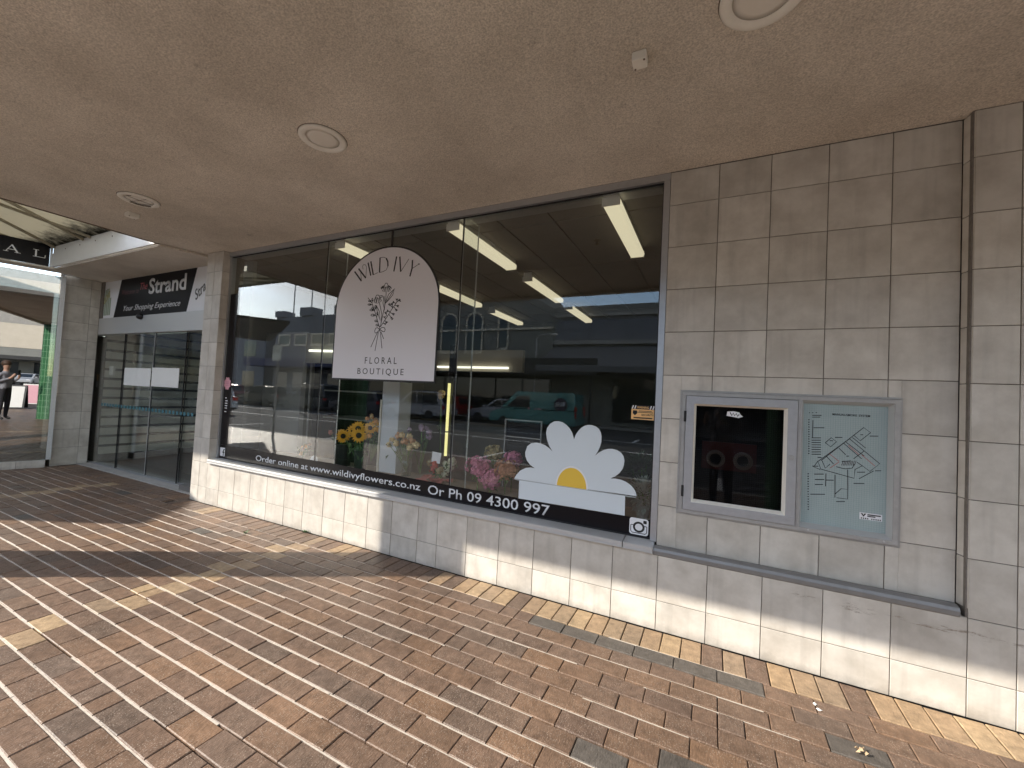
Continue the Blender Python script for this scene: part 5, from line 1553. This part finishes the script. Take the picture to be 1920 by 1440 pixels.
# ================================================================== THE STREET BEHIND THE VIEWPOINT (seen in the glass)
def window_part(bld, x0, x1, z0, z1, y, depth=.12, arch_top=False, frame=True):
    m = MB()
    if frame:
        m.box(x0 - .14, x1 + .14, y, y + .10, z0 - .22, z0 - .02)
        m.box(x0 - .14, x0 - .01, y, y + .06, z0, z1); m.box(x1 + .01, x1 + .14, y, y + .06, z0, z1)
        if arch_top:
            c = (x0 + x1) / 2; r = (x1 - x0) / 2
            o_, i_ = [], []
            for k in range(13):
                a = math.pi * k / 12
                o_.append((c + (r + .14) * math.cos(a), y, z1 + (r + .14) * math.sin(a))); i_.append((c + (r + .01) * math.cos(a), y, z1 + (r + .01) * math.sin(a)))
            for k in range(12):
                m.prism([o_[k], o_[k + 1], i_[k + 1], i_[k]], (0, .06, 0))
        else:
            m.box(x0 - .14, x1 + .14, y, y + .08, z1 + .02, z1 + .18)
    w = m.build('window', M['cream'], bld)
    m = MB()
    if arch_top:
        c = (x0 + x1) / 2; r = (x1 - x0) / 2
        m.prism([(x0, y + .01, z0), (x1, y + .01, z0)] + [(c + r * math.cos(math.pi * k / 12), y + .01, z1 + r * math.sin(math.pi * k / 12)) for k in range(13)], (0, .015, 0))
    else:
        m.box(x0, x1, y + .01, y + .025, z0, z1)
    p = m.build('window_pane', M['carglass'], bld)
    p.parent = w; p.location = (0, 0, 0)
    return w
FY = -23.5
A = thing('arched_window_building', 'grey green two storey building with tall arched windows across the street', 'building', (-18, FY, 0))
b = MB(); b.prism([(-27, FY, 0), (-10.15, FY, 0), (-10.15, FY, 7.75), (-10.4, FY, 7.9), (-12.5, FY, 9.1), (-13.2, FY, 10.5), (-27, FY, 10.5)], (0, -10, 0)); b.build('wall', M['greyrender'], A)
for xc in (-18.85, -16.55, -21.2, -23.5): window_part(A, xc - .62, xc + .62, 4.85, 7.1, FY + .002, arch_top=True)
window_part(A, -14.4, -13.75, 5.1, 7.2, FY + .002)
b = MB(); b.box(-27, -10.2, FY + .003, FY + .16, 6.35, 6.5); b.box(-27, -12.6, FY + .003, FY + .22, 8.6, 8.9); b.build('cornice', M['cream'], A)
b = MB(); b.box(-26.8, -10.3, FY + .003, FY + .05, .3, 3.0); b.build('shop_glazing', M['carglass'], A)
b = MB(); b.box(-27, -6.2, -20.4, FY, 3.25, 3.4); b.box(-27, -6.2, -20.4, -20.28, 3.0, 4.0); b.build('verandah', M['darkmetal'], A)
for x in (-26, -21, -16, -11, -6.6):
    b = MB(); b.tube([(x, -20.6, 0), (x, -20.6, 3.25)], .06, 8); b.build('verandah_post', M['darkmetal'], A)
B = thing('panelled_building', 'grey building with flat panels above a broad sloping street awning', 'building', (-3, FY, 0))
b = MB(); b.box(-10.1, 9, FY - 10, FY, 0, 7.85); b.build('wall', M['greyrender'], B)
for k in range(8):
    x0 = -9.9 + k * 2.35
    b = MB(); b.box(x0, x0 + 2.3, FY + .002, FY + .06, 5.55, 6.95); b.build('wall_panel', M['bluegrey'], B)
b = MB(); b.box(-10.1, 9, FY + .002, FY + .3, 5.25, 5.5); b.box(-10.1, 9, FY + .002, FY + .2, 7.1, 7.3); b.build('ledge', M['concrete'], B)
b = MB(); b.prism([(-10.0, FY + .01, 5.15), (-10.0, -20.2, 3.55), (-10.0, -20.2, 3.2), (-10.0, FY + .01, 4.8)], (19, 0, 0)); b.build('awning', pbr('dull_awning', (.14, .14, .145), .7), B)
b = MB(); b.box(-5.9, 8.8, FY + .003, FY + .05, .25, 3.0); b.build('shop_glazing', M['carglass'], B)
C = thing('parapet_building', 'blue grey building with a stepped parapet and two flagpoles', 'building', (-34, FY, 0))
b = MB(); b.box(-40, -27.3, FY - 12, FY, 0, 8.3)
for x0, x1, h in ((-40, -38.6, 8.9), (-36.3, -34.6, 9.1), (-31.6, -30.2, 9.1), (-28.6, -27.3, 8.8)): b.box(x0, x1, FY - 1, FY + .2, 8.31, h)
b.build('wall', M['bluegrey'], C)
for k in range(5): window_part(C, -39.3 + k * 2.4, -37.8 + k * 2.4, 5.6, 6.4, FY + .002, frame=True)
for k in range(5): window_part(C, -39.3 + k * 2.4, -37.8 + k * 2.4, 1.0, 2.8, FY + .002, frame=False)
for x, h in ((-38.2, 12.6), (-35.6, 12.0)):
    b = MB(); b.tube([(x, FY - .5, 8.3), (x, FY - .5, h)], .06, 6); b.build('flagpole', M['alu_grey'], C)
b = MB(); b.box(-40, -27.3, -20.5, FY, 3.2, 3.9); b.build('verandah', pbr('navy_verandah', (.03, .035, .10), .6), C)
D = thing('corner_building', 'plain pale building far along the street with dark window openings', 'building', (-52, FY, 0))
b = MB(); b.box(-75, -41.5, FY - 12, FY, 0, 7.2); b.build('wall', M['bluegrey'], D)
for k in range(8):
    window_part(D, -73 + k * 4, -71 + k * 4, 4.4, 6.0, FY + .002, frame=False); window_part(D, -73 + k * 4, -71 + k * 4, .8, 2.8, FY + .002, frame=False)
E_ = thing('end_building', 'cream building closing the view to the right of the street', 'building', (16, FY, 0))
b = MB(); b.box(9.1, 30, FY - 12, FY, 0, 9.0); b.build('wall', M['cream'], E_)
for k in range(5): window_part(E_, 10.5 + k * 4, 12.3 + k * 4, 4.6, 6.8, FY + .002)

F_ = thing('street_end_building', 'low grey building with a dark verandah far along the street to the right', 'building', (70, -12, 0))
b = MB(); b.box(70, 82, -40, 12, 0, 6.5); b.build('wall', M['greyrender'], F_)
b = MB(); b.box(66.5, 69.99, -40, 12, 3.2, 3.7); b.build('verandah', M['darkmetal'], F_)
for k in range(8):
    m = MB(); m.box(69.95, 69.99, -36 + k * 5.5, -32 + k * 5.5, .4, 2.9); m.build('window', M['carglass'], F_)
def street_tree(x, y, h, lab):
    t = thing('street_tree', lab, 'tree', (x, y, 0), 'trees down the street')
    rt = random.Random(int(x * 7 + y))
    m = MB(); m.tube([(x, y, 0), (x + .1, y, h * .35), (x + .2, y + .15, h * .6)], .16, 8, r2=.08)
    for k in range(7):
        a = k * .9; m.tube([(x + .12, y, h * (.36 + .03 * k)), (x + math.cos(a) * h * .16, y + math.sin(a) * h * .16, h * (.52 + .04 * k)), (x + math.cos(a) * h * .27, y + math.sin(a) * h * .27, h * (.58 + .045 * k))], .06, 6, r2=.02)
    m.build('trunk', pbr('bark', (.10, .075, .055), .9), t)
    m = MB()
    for c in range(34):
        a, q = rt.uniform(0, 6.28), rt.uniform(.05, .32) * h
        cx_, cy_, cz_ = x + math.cos(a) * q, y + math.sin(a) * q, h * rt.uniform(.5, .95)
        for k in range(60):
            p = Vector((cx_ + rt.gauss(0, .32), cy_ + rt.gauss(0, .32), cz_ + rt.gauss(0, .26))); d = Vector((rt.gauss(0, 1), rt.gauss(0, 1), rt.gauss(0, .7))).normalized(); s = d.orthogonal().normalized() * .05
            m.add([p, p + d * .09 + s, p + d * .2, p + d * .09 - s], [(0, 1, 2, 3)])
    m.build('crown', M['leaf'], t)
street_tree(44, -22.2, 6.5, 'leafy street tree nearer along the far pavement to the right')
street_tree(57, -22.4, 7.5, 'leafy street tree farther along the far pavement to the right')
def lamp_post(x, y, h, lab, arm=0):
    t = thing('street_lamp', lab, 'street lamp', (x, y, 0), 'street lamps')
    m = MB(); m.tube([(x, y, 0), (x, y, h), (x + arm * .35, y + .1 * arm, h + .22), (x + arm, y + .1 * arm, h + .25)] if arm else [(x, y, 0), (x, y, h)], .06, 8, r2=.035); m.build('pole', M['alu_grey'], t)
    m = MB(); m.box(x + arm - .12, x + arm + .35, y - .1, y + .1, h + .20, h + .29) if arm else m.blob((x, y, h + .1), .12, .12, .14, 10, 6); m.build('lantern', M['offwhite'], t)
lamp_post(-10.3, -20.9, 5.3, 'street lamp with a side arm across the road before the panelled building', 1.0)
lamp_post(-30.5, -6.0, 7.5, 'tall street lamp down the road at the near kerb', .8)
t = thing('sign_pole', 'thin grey sign pole at the near kerb left of the canopy', 'sign pole', (-11.43, -4.55, 0))
b = MB(); b.tube([(-11.43, -4.55, 0), (-11.43, -4.55, 2.7)], .035, 8); b.build('pole', M['alu_grey'], t)
b = MB(); b.box(-11.62, -11.24, -4.513, -4.505, 2.2, 2.65); b.build('sign_plate', M['alu'], t)

def car(x, y, lab, colour, L=4.4, H=1.45, W=1.76, kind='hatch', flip=True, group='cars parked across the street', name='parked_car'):
    """Built nose towards local +X at the origin, then turned and moved."""
    t = thing(name, lab, 'van' if kind == 'van' else 'car', (0, 0, 0), group if kind != 'van' else None)
    paint = car_paint(colour[0], colour[1])
    h = L / 2
    if kind == 'van':
        low = [(-h, .32), (-h, 1.05), (h * .60, 1.05), (h * .93, .86), (h, .70), (h, .32)]
        up = [(-h + .02, 1.051), (-h + .08, H - .06), (-h + .2, H), (h * .30, H), (h * .38, H - .04), (h * .72, 1.051)]
        side = [(h * .02, 1.12), (h * .02, H - .22), (h * .30, H - .22), (h * .58, 1.12)]
        sides = [side]
    else:
        rear = -h * (.98 if kind == 'hatch' else .62)
        low = [(-h, .30), (-h, .78), (-h * .96, .92), (h * .45, .93), (h * .92, .74), (h, .58), (h, .30)]
        up = [(rear, .931), (rear + .28, H - .08), (rear + .55, H), (h * .02, H), (h * .08, H - .03), (h * .46, .931)]
        sides = [[(rear + .38, .98), (rear + .50, H - .10), (-h * .15, H - .07), (-h * .15, .98)], [(-h * .12, .98), (-h * .12, H - .07), (h * .02, H - .08), (h * .33, .98)]]
    m = MB()
    w2 = W / 2
    def slab(pts, wl, inset):
        n = len(pts)
        c = Vector((sum(p[0] for p in pts) / n, sum(p[1] for p in pts) / n))
        rings = []
        for yy, sc in ((-wl, .94), (-wl + inset, 1.0), (wl - inset, 1.0), (wl, .94)):
            rings.append([(c.x + (p[0] - c.x) * (sc * .5 + .5), yy, c.y + (p[1] - c.y) * sc) for p in pts])
        vs = [v for r in rings for v in r]; fs = [tuple(range(n)), tuple(range(3 * n, 4 * n))]
        for i in range(3):
            for k in range(n):
                k2 = (k + 1) % n; fs.append((i * n + k, i * n + k2, (i + 1) * n + k2, (i + 1) * n + k))
        m.add(vs, fs)
    slab(low, w2, .09)
    wl = w2 - (.10 if kind == 'van' else .16)
    slab(up, wl, .08)
    m.build('body', paint, t, bevel=0)
    for sgn in (-1, 1):
        for sd in sides:
            g = MB(); g.prism([(p[0], sgn * (wl + .003), p[1]) for p in sd], (0, -sgn * .012, 0)); g.build('side_window', M['carglass'], t)
    def slope(pa, pb, a, b_):   # glass laid on a sloping edge of the upper body
        pa, pb = Vector((pa[0], 0, pa[1])), Vector((pb[0], 0, pb[1])); d = pb - pa; nn = Vector((-d.z, 0, d.x)).normalized()
        if nn.z < 0: nn = -nn
        q0, q1 = pa + d * a + nn * .004, pa + d * b_ + nn * .004
        g = MB(); g.prism([q0 + Vector((0, -wl + .12, 0)), q0 + Vector((0, wl - .12, 0)), q1 + Vector((0, wl - .18, 0)), q1 + Vector((0, -wl + .18, 0))], -nn * .01); return g
    slope(up[-1], up[-2], .08, .92).build('windscreen', M['carglass'], t)
    if kind != 'van': slope(up[0], up[1], .15, .9).build('rear_window', M['carglass'], t)
    for wx in (h * .62, -h * .60):
        for sgn in (-1, 1):
            g = MB(); g.lathe((wx, sgn * (w2 - .10), .31), [(.20, -.10), (.30, -.10), (.315, -.07), (.315, .07), (.30, .105), (.20, .105)], 22, axis='y'); wh = g.build('wheel', M['tyre'], t)
            g = MB(); g.lathe((wx, sgn * (w2 - .10), .31), [(.0001, -.1), (.20, -.095), (.20, .095), (.0001, .1)], 16, axis='y')
            for k in range(5):
                a = 2 * math.pi * k / 5; g.box(wx + .11 * math.cos(a) - .02, wx + .11 * math.cos(a) + .02, sgn * (w2 - .10) - .108, sgn * (w2 - .10) + .108, .31 + .11 * math.sin(a) - .02, .31 + .11 * math.sin(a) + .02)
            r_ = g.build('rim', M['rim'], t); r_.parent = wh; r_.location = (0, 0, 0)
    for sgn in (-1, 1):
        g = MB(); g.box(h * .93, h + .01, sgn * (w2 - .42), sgn * (w2 - .10), .60, .72); g.build('headlight', M['headl'], t)
        g = MB(); g.box(-h - .01, -h + .05, sgn * (w2 - .30), sgn * (w2 - .06), .72, .90 if kind != 'van' else 1.3); g.build('tail_light', M['taill'], t)
        g = MB(); g.box(h * .36, h * .42, sgn * (w2 - .02), sgn * (w2 + .16), .96, 1.08); g.build('mirror', paint, t)
    g = MB(); g.box(-h - .015, h + .015, -w2 + .12, w2 - .12, .26, .38); g.build('bumper', M['black'], t)
    t.rotation_euler = (0, 0, math.pi if flip else 0)
    t.location = (x, y, -.12)
    return t
van = car(-8.55, -17.2, 'teal delivery van with a round dark logo on its side', ('teal_van_paint', (.09, .29, .29)), L=4.8, H=1.95, W=1.8, kind='van', name='delivery_van')
# the van's round logo on the side that faces the shop (local -Y after the half turn)
g = MB(); g.lathe((-1.62, -.815, 1.35), [(.0001, -.0), (.36, 0.0), (.36, -.006), (.0001, -.006)], 32, axis='y'); g2 = g
o = g.build('logo_disc', pbr('navy_logo', (.03, .015, .045), .4), None); o.parent = van
q = text('logo_lettering', 'Sniff', M['vinyl_white'], None, (-1.62, -.823, 1.26), (1, 0, 0), (0, 0, 1), width=.52, height=.24, shear=.25, bold=.01, align='CENTER', mirror=True); q.parent = van
g = MB()
for k in range(6): g.lathe((-.35 + .09 * k * (1 if k % 2 else -.6), -.815, .98 + .05 * (k % 3)), [(.0001, 0), (.07, 0), (.07, -.005), (.0001, -.005)], 10, axis='y')
o = g.build('logo_flowers', M['pinkv'], None); o.parent = van
car(-12.0, -20.0, 'silver hatchback parked beyond the teal van', ('silver_paint', (.42, .42, .46)), 4.2, 1.48)
car(-16.9, -20.1, 'red hatchback parked beyond the grey people carrier', ('red_paint', (.35, .02, .02)), 4.2, 1.5)
car(-16.4, -17.3, 'silver grey people carrier parked behind the teal van', ('grey_silver_paint', (.36, .36, .40)), 4.6, 1.72)
car(-21.4, -17.4, 'black hatchback with a light roof line between two larger cars', ('black_blue_paint', (.03, .035, .06)), 4.3, 1.6)
car(-26.2, -17.3, 'dark grey off roader fourth from the teal van', ('dark_grey_paint', (.05, .055, .06)), 4.6, 1.85, 1.85)
car(-31.4, -17.3, 'black saloon with silver trim fifth from the teal van', ('black_paint', (.02, .02, .022)), 4.7, 1.52, kind='saloon')
car(-36.6, -17.2, 'maroon saloon farthest down the parked row', ('maroon_paint', (.14, .02, .03)), 4.6, 1.5, kind='saloon')
car(-24.0, -8.8, 'white car on the road in front of the left shop', ('white_car_paint', (.70, .70, .70)), 4.3, 1.45, group='cars parked across the street')

car(60, -17.6, 'silver saloon parked far along the street to the right', ('bright_silver_paint', (.5, .5, .52)), 4.5, 1.45, kind='saloon')

# sandwich boards near the kerb and the person with the phone at the viewpoint
def sandwich(x, y, rot, mat, lab):
    t = thing('sandwich_board', lab, 'sign board', (x, y, 0), 'sandwich boards by the kerb')
    for s in (-1, 1):
        m = MB(); m.prism([(x - .30, y + s * .24, .02), (x + .30, y + s * .24, .02), (x + .30, y + s * .03, .95), (x - .30, y + s * .03, .95)], (0, s * .02, 0)); m.build('panel', mat, t)
        m = MB(); m.prism([(x - .25, y + s * .252, .06), (x + .25, y + s * .252, .06), (x + .25, y + s * .062, .90), (x - .25, y + s * .062, .90)], (0, s * .012, 0)); m.build('poster', M['white'] if mat is M['black'] else M['pinkv'], t)
    t.rotation_euler = (0, 0, math.radians(90 + rot))
    return t
sandwich(9.8, -5.15, 0, M['white'], 'white sandwich board with a pink poster by the kerb')
sandwich(6.2, -4.75, 0, M['black'], 'black sandwich board with a white poster by the kerb')

def person(x, y, lab, rot):
    t = thing('person', lab, 'person', (0, 0, 0))
    J = [((0, 0, .95), .145), ((0, 0, 1.12), .135), ((0, 0, 1.32), .155), ((0, .005, 1.46), .09), ((0, .0, 1.54), .055), ((0, -.01, 1.62), .085), ((0, -.01, 1.72), .095), ((0, 0, 1.80), .06)]
    V = [q for q, r in J]; Rr = [r for q, r in J]; Ed = [(i, i + 1) for i in range(len(J) - 1)]
    for s in (-1, 1):
        i0 = len(V)
        leg = [((s * .09, 0, .88), .10), ((s * .10, -.01, .50), .068), ((s * .105, .02, .10), .045), ((s * .11, -.12, .04), .038)]
        V += [q for q, r in leg]; Rr += [r for q, r in leg]; Ed += [(0, i0), (i0, i0 + 1), (i0 + 1, i0 + 2), (i0 + 2, i0 + 3)]
        i0 = len(V)
        arm = [((s * .19, 0, 1.42), .062), ((s * .23, .03, 1.16), .046), ((s * .12, -.24, 1.30), .034), ((s * .06, -.30, 1.44), .034)]
        V += [q for q, r in arm]; Rr += [r for q, r in arm]; Ed += [(2, i0), (i0, i0 + 1), (i0 + 1, i0 + 2), (i0 + 2, i0 + 3)]
    me = bpy.data.meshes.new('body'); me.from_pydata(V, Ed, []); me.update()
    tmp = bpy.data.objects.new('body_tmp', me); COL.objects.link(tmp)
    tmp.modifiers.new('s', 'SKIN'); tmp.modifiers.new('u', 'SUBSURF').levels = 2
    for i, r in enumerate(Rr):
        me.skin_vertices[0].data[i].radius = (r, r * .85)
    me.skin_vertices[0].data[0].use_root = True
    dg = bpy.context.evaluated_depsgraph_get()
    m2 = bpy.data.meshes.new_from_object(tmp.evaluated_get(dg)); bpy.data.objects.remove(tmp)
    m2.materials.clear()
    for k in ('trouser', 'shirt', 'skin', 'black'): m2.materials.append(M[k])
    for p in m2.polygons:
        c = p.center
        p.material_index = 3 if c.z < .09 else 0 if c.z < .98 else 2 if c.z > 1.50 or (c.y < -.20 and c.z > 1.28) else 1
        p.use_smooth = True
    o = bpy.data.objects.new('body', m2); COL.objects.link(o); o.parent = t
    m = MB(); m.blob((0, .015, 1.735), .105, .115, .11, 12, 8); h_ = m.build('hair', M['hair'], t, smooth=True)
    m = MB(); m.box(-.038, .038, -.345, -.335, 1.40, 1.55); m.build('phone', M['black'], t)
    t.location = (x, y, 0); t.rotation_euler = (0, 0, rot)
person(0.0, -3.41, 'person in a grey top and black trousers holding up a phone by the green column', math.radians(206))

# small litter on the paving
b = MB()
rl = random.Random(5)
for k in range(7):
    a = rl.uniform(0, 6.28); q = Vector((.511 + rl.uniform(-.012, .012), -.619 + rl.uniform(-.01, .01), .004)); s = rl.uniform(.012, .024)
    b.add([q, q + Vector((math.cos(a) * s, math.sin(a) * s, .002)), q + Vector((math.cos(a + .8) * s, math.sin(a + .8) * s, .012)), q + Vector((math.cos(a + .4) * s * .5, math.sin(a + .4) * s * .5, .016))], [(0, 1, 2), (0, 2, 3), (0, 3, 1), (1, 3, 2)])
centre_origin(tag(b.build('dead_leaf', pbr('dry_leaf', (.42, .30, .18), .8)), 'small crumpled dry leaf on the pavers near the right corner', 'leaf'))
def weed(x, y, s, lab):
    t = thing('weed', lab, 'weed', (x, y, 0), 'weeds between the pavers')
    m = MB()
    for k in range(14):
        a = rl.uniform(0, 6.28); leaf(m, (x + rl.uniform(-.01, .01), y + rl.uniform(-.01, .01), .0), (math.cos(a), math.sin(a), rl.uniform(.3, 1.2)), s * rl.uniform(.6, 1.2), s * .28)
    m.build('leaves', M['leaf'], t)
weed(-4.30, -.43, .045, 'tiny green weed growing between the pavers near the left of the window')
weed(-3.85, -.085, .05, 'tiny green weed at the foot of the sunlit plinth tiles')
b = MB(); b.blob((.40, -.399, .001), .012, .010, .003, 8, 4, .3); b.blob((.39, -.36, .001), .008, .012, .002, 8, 4, .3)
centre_origin(tag(b.build('bird_dropping', M['white']), 'small white bird dropping on the dark paver course by the wall', 'dropping'))
